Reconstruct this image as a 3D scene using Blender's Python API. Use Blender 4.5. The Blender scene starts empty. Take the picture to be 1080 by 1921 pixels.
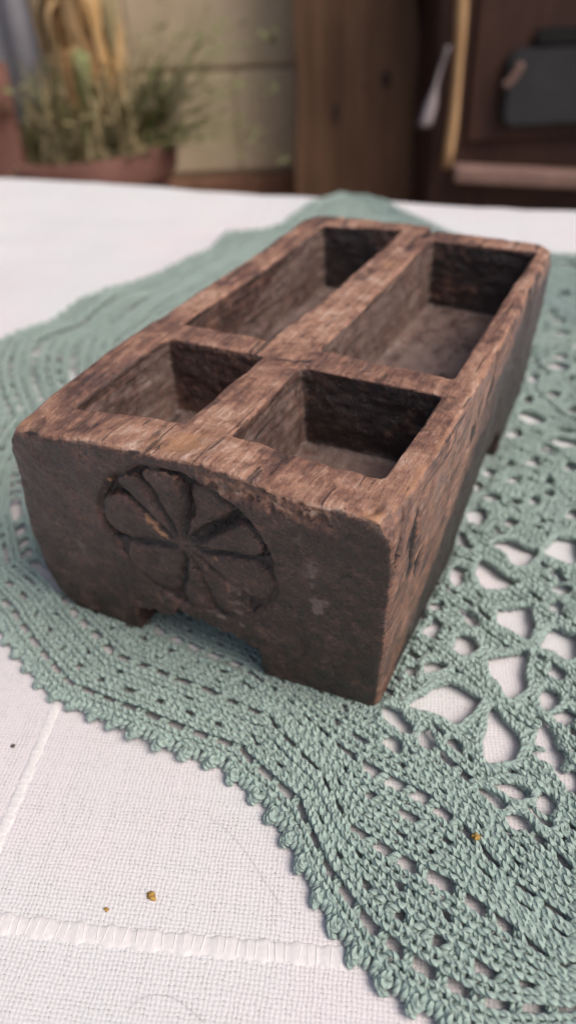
import bpy, bmesh, math, random
import numpy as np
from mathutils import Vector, Matrix, noise as mnoise

random.seed(3)
rng = np.random.default_rng(7)
SC = bpy.context.scene
COL = SC.collection
R = math.radians

# ------------------------------------------------------------------ camera
CAM_POS = (0.163688, -0.131610, 0.197571)
RIGHT = Vector((0.892301, 0.449471, -0.042116))
UP = Vector((-0.250584, 0.570738, 0.781963))
FWD = Vector((-0.375507, 0.687193, -0.621900))
cam_d = bpy.data.cameras.new('camera')
cam = bpy.data.objects.new('camera', cam_d)
COL.objects.link(cam)
m3 = Matrix((RIGHT, UP, -FWD)).transposed()
cam.matrix_world = Matrix.Translation(CAM_POS) @ m3.to_4x4()
cam_d.sensor_fit = 'VERTICAL'
cam_d.sensor_height = 36.0
cam_d.lens = 36.0 * 1400 / 1921
cam_d.clip_start = 0.01
cam_d.clip_end = 200
cam_d.dof.use_dof = True
cam_d.dof.focus_distance = 0.199
cam_d.dof.aperture_fstop = 7.5
SC.camera = cam

# ------------------------------------------------------------------ light
SUN_EL, SUN_AZ = R(52), R(96)        # azimuth clockwise from +Y
world = bpy.data.worlds.new('World')
SC.world = world
world.use_nodes = True
wn = world.node_tree
wn.nodes.clear()
sky = wn.nodes.new('ShaderNodeTexSky')
sky.sky_type = 'NISHITA'
sky.sun_disc = False
sky.sun_elevation = SUN_EL
sky.sun_rotation = SUN_AZ
sky.air_density = 1.0
sky.dust_density = 6.0
sky.ozone_density = 1.0
bg = wn.nodes.new('ShaderNodeBackground')
bg.inputs['Strength'].default_value = 0.095
wo = wn.nodes.new('ShaderNodeOutputWorld')
wn.links.new(sky.outputs[0], bg.inputs[0])
wn.links.new(bg.outputs[0], wo.inputs[0])
sun_d = bpy.data.lights.new('sun', 'SUN')
sun_d.energy = 1.5
sun_d.angle = R(34)
sun_d.color = (1.0, 0.955, 0.91)
sun = bpy.data.objects.new('sun', sun_d)
COL.objects.link(sun)
sdir = Vector((math.sin(SUN_AZ) * math.cos(SUN_EL), math.cos(SUN_AZ) * math.cos(SUN_EL), math.sin(SUN_EL)))
sun.rotation_euler = (-sdir).to_track_quat('-Z', 'Y').to_euler()
SC.view_settings.view_transform = 'Standard'
SC.view_settings.look = 'None'
SC.view_settings.gamma = 1.0
SC.view_settings.use_curve_mapping = False
SC.view_settings.exposure = 0.38

# ------------------------------------------------------------------ helpers
def tag(o, label=None, cat=None, group=None, kind=None):
    if label: o['label'] = label
    if cat: o['category'] = cat
    if group: o['group'] = group
    if kind: o['kind'] = kind
    return o

def empty(name, loc=(0, 0, 0), rz=0.0):
    o = bpy.data.objects.new(name, None)
    o.empty_display_size = 0.02
    o.location = loc
    o.rotation_euler = (0, 0, rz)
    COL.objects.link(o)
    return o

def link_mesh(name, me, mat, parent=None, loc=None):
    o = bpy.data.objects.new(name, me)
    COL.objects.link(o)
    if mat is not None and len(me.materials) == 0:
        me.materials.append(mat)
    if parent is not None:
        o.parent = parent
    if loc is not None:
        o.location = loc
    return o

def np_mesh(name, verts, quads, smooth=True, uv=None, attrs=None, normals=None):
    """mesh from numpy vertices and quads"""
    me = bpy.data.meshes.new(name)
    nv, nf = len(verts), len(quads)
    me.vertices.add(nv)
    me.vertices.foreach_set('co', np.ascontiguousarray(verts, np.float32).ravel())
    k = quads.shape[1]
    me.loops.add(nf * k)
    me.loops.foreach_set('vertex_index', np.ascontiguousarray(quads, np.int32).ravel())
    me.polygons.add(nf)
    me.polygons.foreach_set('loop_start', np.arange(0, nf * k, k, dtype=np.int32))
    me.polygons.foreach_set('loop_total', np.full(nf, k, np.int32))
    if smooth:
        me.polygons.foreach_set('use_smooth', np.ones(nf, bool))
    if uv is not None:
        l = me.uv_layers.new(name='yarn')
        l.data.foreach_set('uv', np.ascontiguousarray(uv, np.float32).ravel())
    if attrs:
        for nm, arr in attrs.items():
            a = me.attributes.new(nm, 'FLOAT', 'POINT')
            a.data.foreach_set('value', np.ascontiguousarray(arr, np.float32))
    me.update()
    me.validate()
    if normals is not None:
        me.normals_split_custom_set_from_vertices([tuple(n) for n in normals])
    return me

def bm_obj(name, bm, mat, parent=None, smooth=False, loc=None):
    me = bpy.data.meshes.new(name)
    bmesh.ops.recalc_face_normals(bm, faces=bm.faces)
    bm.to_mesh(me)
    bm.free()
    if smooth:
        for p in me.polygons: p.use_smooth = True
    return link_mesh(name, me, mat, parent, loc)

def box_bm(bm, x0, x1, y0, y1, z0, z1, bev=0.0, mtx=None, seg=2):
    g = bmesh.ops.create_cube(bm, size=1.0)
    vs = g['verts']
    for v in vs:
        v.co = Vector((x0 + (v.co.x + .5) * (x1 - x0), y0 + (v.co.y + .5) * (y1 - y0), z0 + (v.co.z + .5) * (z1 - z0)))
    if bev > 0:
        es = list({e for v in vs for e in v.link_edges})
        r = bmesh.ops.bevel(bm, geom=es, offset=bev, segments=seg, affect='EDGES', profile=0.5)
        vs = list({v for f in r['faces'] for v in f.verts} | {v for v in vs if v.is_valid})
    if mtx is not None:
        bmesh.ops.transform(bm, matrix=mtx, verts=vs)
    return vs

def box_obj(name, dims, mat, parent=None, bev=0.0, mtx=None):
    bm = bmesh.new()
    box_bm(bm, *dims, bev=bev, mtx=mtx)
    return bm_obj(name, bm, mat, parent)

_lat = np.random.default_rng(11).random((64, 64, 64)).astype(np.float32)
def vnoise(P, scale, seed=0, stretch=(1, 1, 1)):
    """value noise in [-1,1] at points P (n,3) with feature size scale"""
    q = P / (np.array(stretch) * scale) + seed * 17.31
    i = np.floor(q).astype(np.int64); f = (q - i).astype(np.float32)
    f = f * f * (3 - 2 * f)
    out = np.zeros(len(P), np.float32)
    for a in (0, 1):
        wa = f[:, 0] if a else 1 - f[:, 0]
        for b in (0, 1):
            wb = f[:, 1] if b else 1 - f[:, 1]
            for c in (0, 1):
                wc = f[:, 2] if c else 1 - f[:, 2]
                out += wa * wb * wc * _lat[(i[:, 0] + a) & 63, (i[:, 1] + b) & 63, (i[:, 2] + c) & 63]
    return out * 2 - 1

def fbm(P, scale, seed=0, octv=3, stretch=(1, 1, 1)):
    s = 0; amp = 1; tot = 0
    for o in range(octv):
        s = s + amp * vnoise(P, scale / 2 ** o, seed + o * 3.7, stretch); tot += amp; amp *= .5
    return s / tot

def sstep(a, b, x):
    t = np.clip((x - a) / (b - a), 0, 1)
    return t * t * (3 - 2 * t)

# ------------------------------------------------------------------ materials
class NT:
    def __init__(self, name):
        self.m = bpy.data.materials.new(name)
        self.m.use_nodes = True
        self.t = self.m.node_tree
        self.b = self.t.nodes['Principled BSDF']
    def n(self, typ, **kw):
        nd = self.t.nodes.new(typ)
        for k, v in kw.items(): setattr(nd, k, v)
        return nd
    def put(self, sock, v):
        if hasattr(v, 'links') or isinstance(v, bpy.types.NodeSocket): self.t.links.new(v, sock)
        else: sock.default_value = v
    def math(self, op, a, b=None, c=None, clamp=False):
        nd = self.n('ShaderNodeMath', operation=op); nd.use_clamp = clamp
        self.put(nd.inputs[0], a)
        if b is not None: self.put(nd.inputs[1], b)
        if c is not None: self.put(nd.inputs[2], c)
        return nd.outputs[0]
    def mix(self, f, a, b, blend='MIX'):
        nd = self.n('ShaderNodeMix', data_type='RGBA', blend_type=blend)
        self.put(nd.inputs[0], f)
        for s, v in ((nd.inputs[6], a), (nd.inputs[7], b)):
            self.put(s, v if isinstance(v, bpy.types.NodeSocket) else (*v[:3], 1))
        return nd.outputs[2]
    def coord(self, kind='Object'):
        return self.n('ShaderNodeTexCoord').outputs[kind]
    def mapping(self, vec, scale=(1, 1, 1), rot=(0, 0, 0), loc=(0, 0, 0)):
        nd = self.n('ShaderNodeMapping')
        self.t.links.new(vec, nd.inputs[0])
        nd.inputs['Scale'].default_value = scale
        nd.inputs['Rotation'].default_value = rot
        nd.inputs['Location'].default_value = loc
        return nd.outputs[0]
    def noise(self, vec, scale, detail=4, rough=.55, dist=0.0):
        nd = self.n('ShaderNodeTexNoise')
        self.t.links.new(vec, nd.inputs['Vector'])
        nd.inputs['Scale'].default_value = scale
        nd.inputs['Detail'].default_value = detail
        nd.inputs['Roughness'].default_value = rough
        nd.inputs['Distortion'].default_value = dist
        return nd.outputs['Fac']
    def ramp(self, f, stops):
        nd = self.n('ShaderNodeValToRGB')
        el = nd.color_ramp.elements
        while len(el) < len(stops): el.new(0.5)
        for e, (p, c) in zip(el, stops):
            e.position = p
            e.color = (*c[:3], 1) if not isinstance(c, (int, float)) else (c, c, c, 1)
        self.put(nd.inputs[0], f)
        return nd.outputs[0]
    def attr(self, name):
        return self.n('ShaderNodeAttribute', attribute_name=name).outputs['Fac']
    def bump(self, h, strength=.5, dist=.001, normal=None):
        nd = self.n('ShaderNodeBump')
        nd.inputs['Strength'].default_value = strength
        nd.inputs['Distance'].default_value = dist
        self.put(nd.inputs['Height'], h)
        if normal is not None: self.put(nd.inputs['Normal'], normal)
        return nd.outputs[0]
    def out(self, color=None, rough=.7, normal=None, spec=.3):
        if color is not None: self.put(self.b.inputs['Base Color'], color if isinstance(color, bpy.types.NodeSocket) else (*color, 1))
        self.put(self.b.inputs['Roughness'], rough)
        self.b.inputs['Specular IOR Level'].default_value = spec
        if normal is not None: self.put(self.b.inputs['Normal'], normal)
        return self.m

def simple_mat(name, c1, c2, scale=20, rough=.7, bump=.3, stretch=(1, 1, 1), spec=.3, dist=.002):
    t = NT(name)
    v = t.mapping(t.coord(), stretch)
    n1 = t.noise(v, scale, 6, .6)
    n2 = t.noise(v, scale * 6, 4, .6)
    f = t.math('ADD', t.math('MULTIPLY', n1, .7), t.math('MULTIPLY', n2, .3))
    c = t.mix(t.ramp(f, [(.35, 0.0), (.65, 1.0)]), c1, c2)
    return t.out(c, rough, t.bump(f, bump, dist), spec)

def mat_wood():
    t = NT('carved old wood')
    o = t.coord()
    wear, soot_shade, dust_lit, orange = t.attr('wear'), t.attr('soot_shade'), t.attr('dust_lit'), t.attr('orange')
    grain = t.noise(t.mapping(o, (1, .055, 1), rot=(R(4), 0, R(3))), 620, 5, .65)
    fine = t.noise(o, 1500, 4, .7)
    mid = t.noise(o, 170, 6, .68, .6)
    fib = t.noise(t.mapping(o, (1, .3, 1), rot=(0, 0, R(30))), 1000, 4, .7)
    def vary(a, n, k):
        return t.math('ADD', a, t.math('MULTIPLY', t.math('SUBTRACT', n, .5), k))
    w = vary(vary(vary(wear, mid, .95), fib, .45), grain, .85)
    w = t.math('ADD', w, 0.0, clamp=True)
    c = t.ramp(w, [(0.0, (.030, .0165, .0135)), (.26, (.080, .040, .032)), (.5, (.205, .098, .066)), (.74, (.39, .21, .138)), (1.0, (.58, .41, .33))])
    og = t.ramp(vary(orange, t.noise(o, 420, 5, .75), 1.7), [(.45, 0.0), (.85, .8)])
    c = t.mix(t.math('MULTIPLY', og, t.ramp(orange, [(.02, 0.0), (.15, 1.0)])), c, (.40, .205, .105))
    du = t.ramp(vary(dust_lit, t.noise(o, 230, 6, .7, .4), 1.3), [(.34, 0.0), (.8, .9)])
    c = t.mix(t.math('MULTIPLY', du, t.ramp(dust_lit, [(.02, 0.0), (.2, 1.0)])), c, (.19, .133, .115))
    so = t.ramp(vary(soot_shade, t.noise(o, 260, 7, .72, .5), 1.2), [(.3, 0.0), (.75, 1.0)])
    c = t.mix(t.math('MULTIPLY', so, t.ramp(soot_shade, [(.02, 0.0), (.18, .95)])), c, (.016, .012, .012))
    # thin dark drying lines along the grain
    ln = t.ramp(t.noise(t.mapping(o, (1, .05, 1), rot=(R(6), 0, 0)), 420, 3, .6, .3), [(.34, 1.0), (.385, 0.0)])
    c = t.mix(t.math('MULTIPLY', ln, .75), c, (.016, .011, .010))
    scr = t.noise(t.mapping(o, (1.0, .1, .5), rot=(R(20), R(15), R(38))), 1300, 2, .5, 1.2)
    scr2 = t.noise(t.mapping(o, (1.0, .1, .5), rot=(R(-12), R(10), R(12))), 1200, 2, .5, 1.4)
    sc = t.math('MAXIMUM', t.ramp(scr, [(.64, 0.0), (.70, 1.0)]), t.ramp(scr2, [(.64, 0.0), (.70, 1.0)]))
    c = t.mix(t.math('MULTIPLY', t.math('MULTIPLY', sc, t.ramp(wear, [(.1, .08), (.6, .3)])), t.math('SUBTRACT', 1.0, soot_shade, clamp=True)), c, (.58, .45, .38))
    spk = t.math('MULTIPLY', t.ramp(t.noise(o, 2300, 3, .75), [(.55, 0.0), (.64, 1.0)]), t.ramp(t.noise(o, 90, 3, .6), [(.4, .12), (.6, .7)]))
    c = t.mix(t.math('MULTIPLY', spk, .42), c, (.34, .27, .245))
    pits = t.ramp(fine, [(.33, 1.0), (.43, 0.0)])
    c = t.mix(t.math('MULTIPLY', pits, .4), c, (.016, .011, .010))
    h = t.math('ADD', t.math('MULTIPLY', mid, .55), t.math('MULTIPLY', grain, .35))
    h = t.math('ADD', h, t.math('MULTIPLY', fine, .22))
    h = t.math('ADD', h, t.math('MULTIPLY', fib, .2))
    h = t.math('SUBTRACT', h, t.math('MULTIPLY', ln, .25))
    nrm = t.bump(h, 1.0, .0013)
    return t.out(c, t.ramp(mid, [(.3, .33), (.7, .62)]), nrm, .5)

def mat_yarn():
    t = NT('sage green cotton yarn')
    uv = t.n('ShaderNodeUVMap', uv_map='yarn').outputs[0]
    sp = t.n('ShaderNodeSeparateXYZ'); t.t.links.new(uv, sp.inputs[0])
    u, v = sp.outputs[0], sp.outputs[1]
    ph = t.math('ADD', t.math('MULTIPLY', v, 3.0), t.math('MULTIPLY', u, 0.62))
    ply = t.math('ABSOLUTE', t.math('SINE', t.math('MULTIPLY', ph, math.pi)))
    ph2 = t.math('ADD', t.math('MULTIPLY', v, 11.0), t.math('MULTIPLY', u, 1.6))
    fil = t.math('ABSOLUTE', t.math('SINE', t.math('MULTIPLY', ph2, math.pi)))
    n1 = t.ramp(t.noise(t.coord(), 330, 4, .7), [(.32, 0.0), (.68, 1.0)])
    n2 = t.noise(t.coord(), 2600, 2, .6)
    c = t.mix(n1, (.29, .395, .35), (.38, .485, .435))
    c = t.mix(t.math('MULTIPLY', n2, .35), c, (.46, .565, .515))
    h = t.math('ADD', t.math('MULTIPLY', ply, 1.0), t.math('MULTIPLY', fil, .18))
    nrm = t.bump(h, 1.0, .00055)
    t.b.inputs['Sheen Weight'].default_value = .25
    t.b.inputs['Sheen Roughness'].default_value = .5
    return t.out(c, .85, nrm, .15)

WEAVE_ANG = R(20.0)
def mat_cloth():
    t = NT('white linen weave')
    o = t.coord()
    wob = t.noise(o, 35, 3, .5)
    rot = t.mapping(o, (1, 1, 1), rot=(0, 0, -WEAVE_ANG))
    sp = t.n('ShaderNodeSeparateXYZ'); t.t.links.new(rot, sp.inputs[0])
    pw, pf = 1 / .00122, 1 / .00108
    U = t.math('ADD', t.math('MULTIPLY', sp.outputs[0], pw), t.math('ADD', t.math('MULTIPLY', wob, 2.4), t.math('MULTIPLY', t.noise(o, 310, 2, .5), .9)))
    V = t.math('ADD', t.math('MULTIPLY', sp.outputs[1], pf), t.math('ADD', t.math('MULTIPLY', t.noise(o, 28, 2, .5), 2.6), t.math('MULTIPLY', t.noise(t.mapping(o, (1, 1, 1), loc=(.3, .7, 0)), 290, 2, .5), .9)))
    iu, iv = t.math('FLOOR', U), t.math('FLOOR', V)
    fu = t.math('SUBTRACT', t.math('FRACT', U), .5)
    fv = t.math('SUBTRACT', t.math('FRACT', V), .5)
    def hashn(i, s):
        cx = t.n('ShaderNodeCombineXYZ'); t.put(cx.inputs[0], i); cx.inputs[1].default_value = s
        wnz = t.n('ShaderNodeTexWhiteNoise', noise_dimensions='3D'); t.t.links.new(cx.outputs[0], wnz.inputs[0])
        return wnz.outputs['Value']
    ru, rv = hashn(iu, 1.3), hashn(iv, 7.7)
    # thread widths differ from thread to thread
    wu = t.math('ADD', t.math('MULTIPLY', ru, .5), 1.4)
    wv = t.math('ADD', t.math('MULTIPLY', rv, .5), 1.4)
    par = t.math('MODULO', t.math('ABSOLUTE', t.math('ADD', iu, iv)), 2.0)
    sg = t.math('SUBTRACT', t.math('MULTIPLY', par, 2.0), 1.0)
    thick = t.math('MULTIPLY', t.math('SUBTRACT', t.noise(o, 420, 3, .6), .5), 1.5)
    wu, wv = t.math('ADD', wu, thick), t.math('SUBTRACT', wv, thick)
    def prof(f, w):
        x = t.math('MULTIPLY', f, w)
        return t.math('SQRT', t.math('MAXIMUM', t.math('SUBTRACT', 1.0, t.math('MULTIPLY', x, x)), 0.0))
    cu = t.math('COSINE', t.math('MULTIPLY', fu, math.pi))
    cv = t.math('COSINE', t.math('MULTIPLY', fv, math.pi))
    hw = t.math('MULTIPLY', prof(fu, wu), t.math('ADD', .55, t.math('MULTIPLY', t.math('MULTIPLY', cv, sg), .45)))
    hf = t.math('MULTIPLY', prof(fv, wv), t.math('SUBTRACT', .55, t.math('MULTIPLY', t.math('MULTIPLY', cu, sg), .45)))
    h = t.math('MAXIMUM', hw, hf)
    rp = t.n('ShaderNodeTexWhiteNoise', noise_dimensions='2D')
    cxy = t.n('ShaderNodeCombineXYZ'); t.put(cxy.inputs[0], t.math('FLOOR', t.math('ADD', U, .5))); t.put(cxy.inputs[1], t.math('FLOOR', t.math('ADD', V, .5))); t.t.links.new(cxy.outputs[0], rp.inputs[0])
    gap = t.math('MULTIPLY', t.ramp(h, [(.30, 1.0), (.58, 0.0)]), t.ramp(rp.outputs['Value'], [(.35, .05), (.85, 1.0)]))
    big = t.noise(o, 9, 3, .5)
    c = t.mix(t.ramp(big, [(.42, 0.0), (.6, 1.0)]), (.69, .69, .69), (.73, .675, .69))
    slub = t.math('ADD', t.math('MULTIPLY', ru, .5), t.math('MULTIPLY', rv, .5))
    c = t.mix(t.math('MULTIPLY', slub, .3), c, (.62, .6, .585))
    st = t.ramp(t.noise(o, 4.2, 2, .5), [(.62, 0.0), (.74, 1.0)])
    c = t.mix(t.math('MULTIPLY', st, .3), c, (.76, .68, .71))
    c = t.mix(t.math('MULTIPLY', gap, .85), c, (.10, .08, .07))
    fib = t.noise(o, 4200, 2, .6)
    hh = t.math('ADD', h, t.math('MULTIPLY', fib, .25))
    t.b.inputs['Sheen Weight'].default_value = .1
    return t.out(c, .85, t.bump(hh, .6, .0004), .12)

M_WOOD, M_YARN, M_CLOTH = mat_wood(), mat_yarn(), mat_cloth()
M_TIE = simple_mat('white tie thread', (.86, .84, .83), (.9, .88, .87), 300, .7, .1)
M_RIB = simple_mat('white floss', (.68, .65, .645), (.76, .72, .71), 700, .7, .5, (1, 1, 1), .2, .0005)

# ------------------------------------------------------------------ wooden spice box (mm, carved as one block)
def surface_nets(F, org, h):
    nx, ny, nz = F.shape
    S = F < 0
    c = np.zeros((nx - 1, ny - 1, nz - 1), np.uint8)
    offs = [(a, b, d) for a in (0, 1) for b in (0, 1) for d in (0, 1)]
    for a, b, d in offs:
        c += S[a:nx - 1 + a, b:ny - 1 + b, d:nz - 1 + d]
    act = (c > 0) & (c < 8)
    idx = np.argwhere(act)
    vid = np.full(act.shape, -1, np.int32)
    vid[act] = np.arange(len(idx), dtype=np.int32)
    vals = {o: F[idx[:, 0] + o[0], idx[:, 1] + o[1], idx[:, 2] + o[2]] for o in offs}
    acc = np.zeros((len(idx), 3), np.float32); cnt = np.zeros(len(idx), np.float32)
    for o in offs:
        for ax in range(3):
            if o[ax] == 1: continue
            o2 = list(o); o2[ax] = 1; o2 = tuple(o2)
            a, b = vals[o], vals[o2]
            m = (a < 0) != (b < 0)
            t = np.where(m, a / np.where(m, a - b, 1), 0)
            for k in range(3):
                acc[:, k] += np.where(m, o[k] + (t if k == ax else 0), 0)
            cnt += m
    V = (idx + acc / cnt[:, None]) * h + np.array(org)
    quads = []
    for ax in range(3):
        sl0 = [slice(1, n - 1) for n in (nx, ny, nz)]; sl1 = list(sl0)
        sl0[ax] = slice(0, (nx, ny, nz)[ax] - 1); sl1[ax] = slice(1, (nx, ny, nz)[ax])
        s0, s1 = S[tuple(sl0)], S[tuple(sl1)]
        e = np.argwhere(s0 != s1)
        flip = s0[tuple(e.T)]
        base = e + 1; base[:, ax] -= 1
        b, d = (ax + 1) % 3, (ax + 2) % 3
        def cell(db, dd):
            q = base.copy(); q[:, b] -= db; q[:, d] -= dd
            return vid[q[:, 0], q[:, 1], q[:, 2]]
        q = np.stack([cell(1, 1), cell(0, 1), cell(0, 0), cell(1, 0)], 1)
        q[~flip] = q[~flip][:, ::-1]
        quads.append(q)
    return V.astype(np.float32), np.concatenate(quads)

def smax(a, b, k):
    h = np.clip(.5 + .5 * (a - b) / k, 0, 1)
    return b + (a - b) * h + k * h * (1 - h)

ROS = np.array([56.0, 53.0]); ROS_R = 29.5
GROOVES = [(10, 2.2, 2.0), (44, 3.6, 2.6), (79, 2.6, 2.2), (113, 1.8, 1.7), (139, 1.6, 1.8), (193, 2.3, 2.2), (257, 2.0, 2.0), (284, 1.2, 1.7), (322, .9, 1.8)]

def rosette_carve(x, z, want=None):
    """depth of the knife cuts on the front; petals are leaf shapes between V grooves inside a ring"""
    x = x + .55 * np.sin(z / 4.3 + 1) + .3 * np.sin(z / 1.9 + x / 5)
    z = z + .5 * np.sin(x / 5.1) + .3 * np.sin(x / 2.3 + z / 6 + 2)
    dx, dz = x - ROS[0], z - ROS[1]
    rho = np.hypot(dx, dz); phi = np.degrees(np.arctan2(dz, dx)) % 360
    inside = 1 - sstep(ROS_R - .6, ROS_R + .2, rho)
    vcut = np.zeros_like(rho)
    for a, D, w in GROOVES:
        da = np.abs((phi - a + 180) % 360 - 180)
        dg = np.where(da < 90, rho * np.sin(np.radians(np.minimum(da, 90))), 1e3)
        vcut = np.maximum(vcut, D * np.clip(1 - dg / w, 0, 1) * sstep(0, 6, rho) * inside)
    g = [a for a, D, w in GROOVES]
    swell = np.zeros_like(rho); corner = np.zeros_like(rho)
    for i in range(len(g)):
        a0 = g[i]; a1 = g[(i + 1) % len(g)] + (360 if i == len(g) - 1 else 0)
        t = ((phi - a0) % 360) / (a1 - a0); m = t <= 1
        tt = 2 * t - 1
        # a flat facet with a fall towards one groove
        half = np.radians((a1 - a0) / 2) * rho
        fall = np.clip(np.abs(tt), 0, 1) ** 2.2 * np.minimum(half * .22, 1.5)
        swell = np.where(m, fall + (.5 * (tt + 1) * (.9 if i % 2 else .3)) * sstep(3, 18, rho), swell)
        lim = ROS_R - 1.2 - 6.5 * np.abs(tt) ** 3.2 * min(1.0, (a1 - a0) / 45)
        corner = np.where(m, np.clip((rho - lim) / 1.1, 0, 1) * (3.4 if i in (0, 3, 4, 2) else 1.6), corner)
    if want == 'cut':
        return np.maximum(vcut / 2.4, corner / 3.4 * inside)
    amp = .5 + 2.0 * np.clip(np.cos(np.radians(phi - 30)), 0, 1) + 2.0 * np.clip(np.cos(np.radians(phi - 160)), 0, 1) ** 2
    ring = amp * np.clip(1 - np.abs(rho - ROS_R) / 1.5, 0, 1)
    scoop = ((phi > 44) & (phi < 79)) * sstep(5, 15, rho) * inside * 1.6
    dep = np.maximum(vcut, np.maximum(corner * inside, ring)) + swell * inside + scoop
    return dep * .66

def build_box():
    h = 0.62
    lo = np.array([-17.0, -9.0, -4.0]); hi = np.array([127.0, 214.0, 94.0])
    n = np.ceil((hi - lo) / h).astype(int)
    xs = (lo[0] + h * np.arange(n[0])).astype(np.float32)[:, None, None]
    ys = (lo[1] + h * np.arange(n[1])).astype(np.float32)[None, :, None]
    zs = (lo[2] + h * np.arange(n[2])).astype(np.float32)[None, None, :]
    # outer faces
    xz_z = np.array([-4, 0, 4, 9, 17, 34, 48, 63, 72, 82, 95]); xz_x = np.array([-2, -6, -9.5, -11.3, -12.1, -11.3, -9.1, -5.8, -3.8, -.7, 1.0])
    fadeb = np.clip(1 - ys / 210, 0, 1)
    xl = np.interp(zs, xz_z, xz_x) * (.25 + .75 * fadeb) - .5
    xr = np.interp(zs, [-4, 5, 22, 40, 57, 74, 90], [114.8, 115.8, 117.1, 118.7, 120.2, 121.0, 120.6]) - 2.6 * sstep(60, 200, ys)
    bott = np.interp(xs, [0, 70, 115], [5.2, 5.8, 9.0])
    zt = (1 - zs / 84)
    yf = -2.6 + (bott + 2.6) * zt
    X2, Z2 = np.meshgrid(xs.ravel(), zs.ravel(), indexing='ij')
    yf = yf + rosette_carve(X2, Z2)[:, None, :].astype(np.float32)
    yb = np.interp(zs, [-4, 5, 12, 21, 77, 90], [166, 178, 196, 205, 206.5, 205]) + 2.5 * (1 - sstep(-5, 110, xs))
    tf = np.interp(xs, [-1, 14, 28, 38, 55, 69, 79, 90, 102, 119], [81.4, 83.6, 85.6, 86.5, 87.2, 88.8, 87.9, 85.6, 85.2, 85.0])
    fw = np.exp(-np.clip(ys, 0, None) / 14.0)
    ztop = 84.3 + (tf - 84.3) * fw + 1.0 * np.sin(ys / 33.0 + xs / 45.0) * (1 - fw)
    # rim of the back right pocket sits a little lower than the left one
    ztop = ztop - 1.6 * sstep(61, 64, xs) * sstep(188, 196, ys)
    d = smax(xl - xs, xs - xr, 2.0)
    d = smax(d, smax(yf - ys, ys - yb, 2.0), 3.2)
    d = smax(d, zs - ztop, 2.6)
    # rounded plan corners at the back
    cx, cy, cr = 102.0, 189.0, 17.0
    dc = np.where((xs > cx) & (ys > cy), np.hypot(xs - cx, ys - cy) - cr, -50)
    d = np.maximum(d, dc)
    cx2, cy2, cr2 = 14.0, 193.0, 15.0
    dc = np.where((xs < cx2) & (ys > cy2), np.hypot(xs - cx2, ys - cy2) - cr2, -50)
    d = np.maximum(d, dc)
    # worn top left front corner
    d = smax(d, ((-xs - ys * .8 + (zs - 78) * .9) - 4.0) / 1.6, 2.5)
    d = smax(d, .857 * (xs - 116.3) + .515 * (zs - 86) - .22 * np.clip(ys + 2, 0, None), 2.0)
    d = np.maximum(d, -1.0 - zs)
    # feet: a cut through the front to the back and one across
    topn = np.interp(xs, [24, 28, 44, 47, 60, 74, 80], [10.5, 12, 14.5, 19.0, 16.5, 13.5, 11.5]) + .8 * np.sin(xs / 1.7) + .6 * np.sin(xs / .8 + 1) + .5 * np.sin(xs / 3.1)
    ch = smax(smax(26.5 - xs, xs - 75.5, .8), zs - topn * (1 - .85 * sstep(9, 20, ys)), 1.2)
    d = smax(d, -ch, 1.0)
    arch = 25.0 * np.sqrt(np.clip(1 - ((ys - 127) / 38.0) ** 2, 0, 1))
    ch2 = smax(np.abs(ys - 127) - 36.0, zs - arch * (.25 + .75 * sstep(96, 112, xs)), 2.0)
    d = smax(d, -ch2, 1.0)
    # four pockets
    def pocket(x0, x1, y0, y1, zf, tilt=0.0, skew=(0, 0, 0, 0)):
        k = (84 - zs) * .035
        a = smax((x0 + skew[0] * (ys - y0) / (y1 - y0)) + k - xs, xs - (x1 + skew[1] * (ys - y0) / (y1 - y0)) + k * .6, 1.0)
        b = smax((y0 + skew[2] * (xs - x0) / (x1 - x0)) + k - ys, ys - (y1 + skew[3] * (xs - x0) / (x1 - x0)) + k, 1.0)
        q = smax(a, b, 2.0)
        q = smax(q, zf - zs + tilt * (xs - x0), 2.6)
        return q
    for args in ((12.6, 50.0, 12.6, 63.0, 56, 0.0, (0.5, .6, 4.6, 2.4)),
                 (66.6, 111.4, 15.8, 63.2, 55, .01, (-1.6, .6, .4, .8)),
                 (11.0, 46.2, 76.3, 194.5, 53, 0.0, (1.3, 4.4, -.2, 3.5)),
                 (65.2, 111.6, 77.4, 192.5, 53.5, 0.0, (1.3, .2, -1.6, -3.0))):
        d = smax(d, -pocket(*args), 1.5)
    # split at the back rim and a drying crack beside the crossing
    crack = np.hypot((xs - 62 - .05 * (ys - 195)) / .8, np.clip(zs - 76, -40, 0) / 9) - 1 + 8 * (ys < 191)
    d = np.maximum(d, -crack * .8)
    V, Q = surface_nets(d.astype(np.float32), lo, h)
    del d
    # smooth normals
    def normals(V):
        e1, e2 = V[Q[:, 2]] - V[Q[:, 0]], V[Q[:, 3]] - V[Q[:, 1]]
        fn = np.cross(e1, e2)
        N = np.zeros_like(V)
        for k in range(4):
            for c in range(3):
                N[:, c] += np.bincount(Q[:, k], fn[:, c], len(V))
        return N / (np.linalg.norm(N, axis=1, keepdims=True) + 1e-9)
    def smooth(a):
        s = np.zeros_like(a); w = np.zeros(len(a), np.float32)
        for k in range(4):
            j = Q[:, (k + 1) % 4]
            for c in range(a.shape[1]):
                s[:, c] += np.bincount(Q[:, k], a[j, c], len(a))
            w += np.bincount(Q[:, k], minlength=len(a))
        return s / w[:, None]
    N0 = smooth(smooth(normals(V)))
    N0 /= np.linalg.norm(N0, axis=1, keepdims=True) + 1e-9
    x, y, z = V.T
    nx, ny, nz = N0.T
    # curvature: convex edges are worn
    L = V.copy()
    for _ in range(5): L = smooth(L)
    conv = np.einsum('ij,ij->i', V - L, N0)
    foot = z < 1.0
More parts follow.
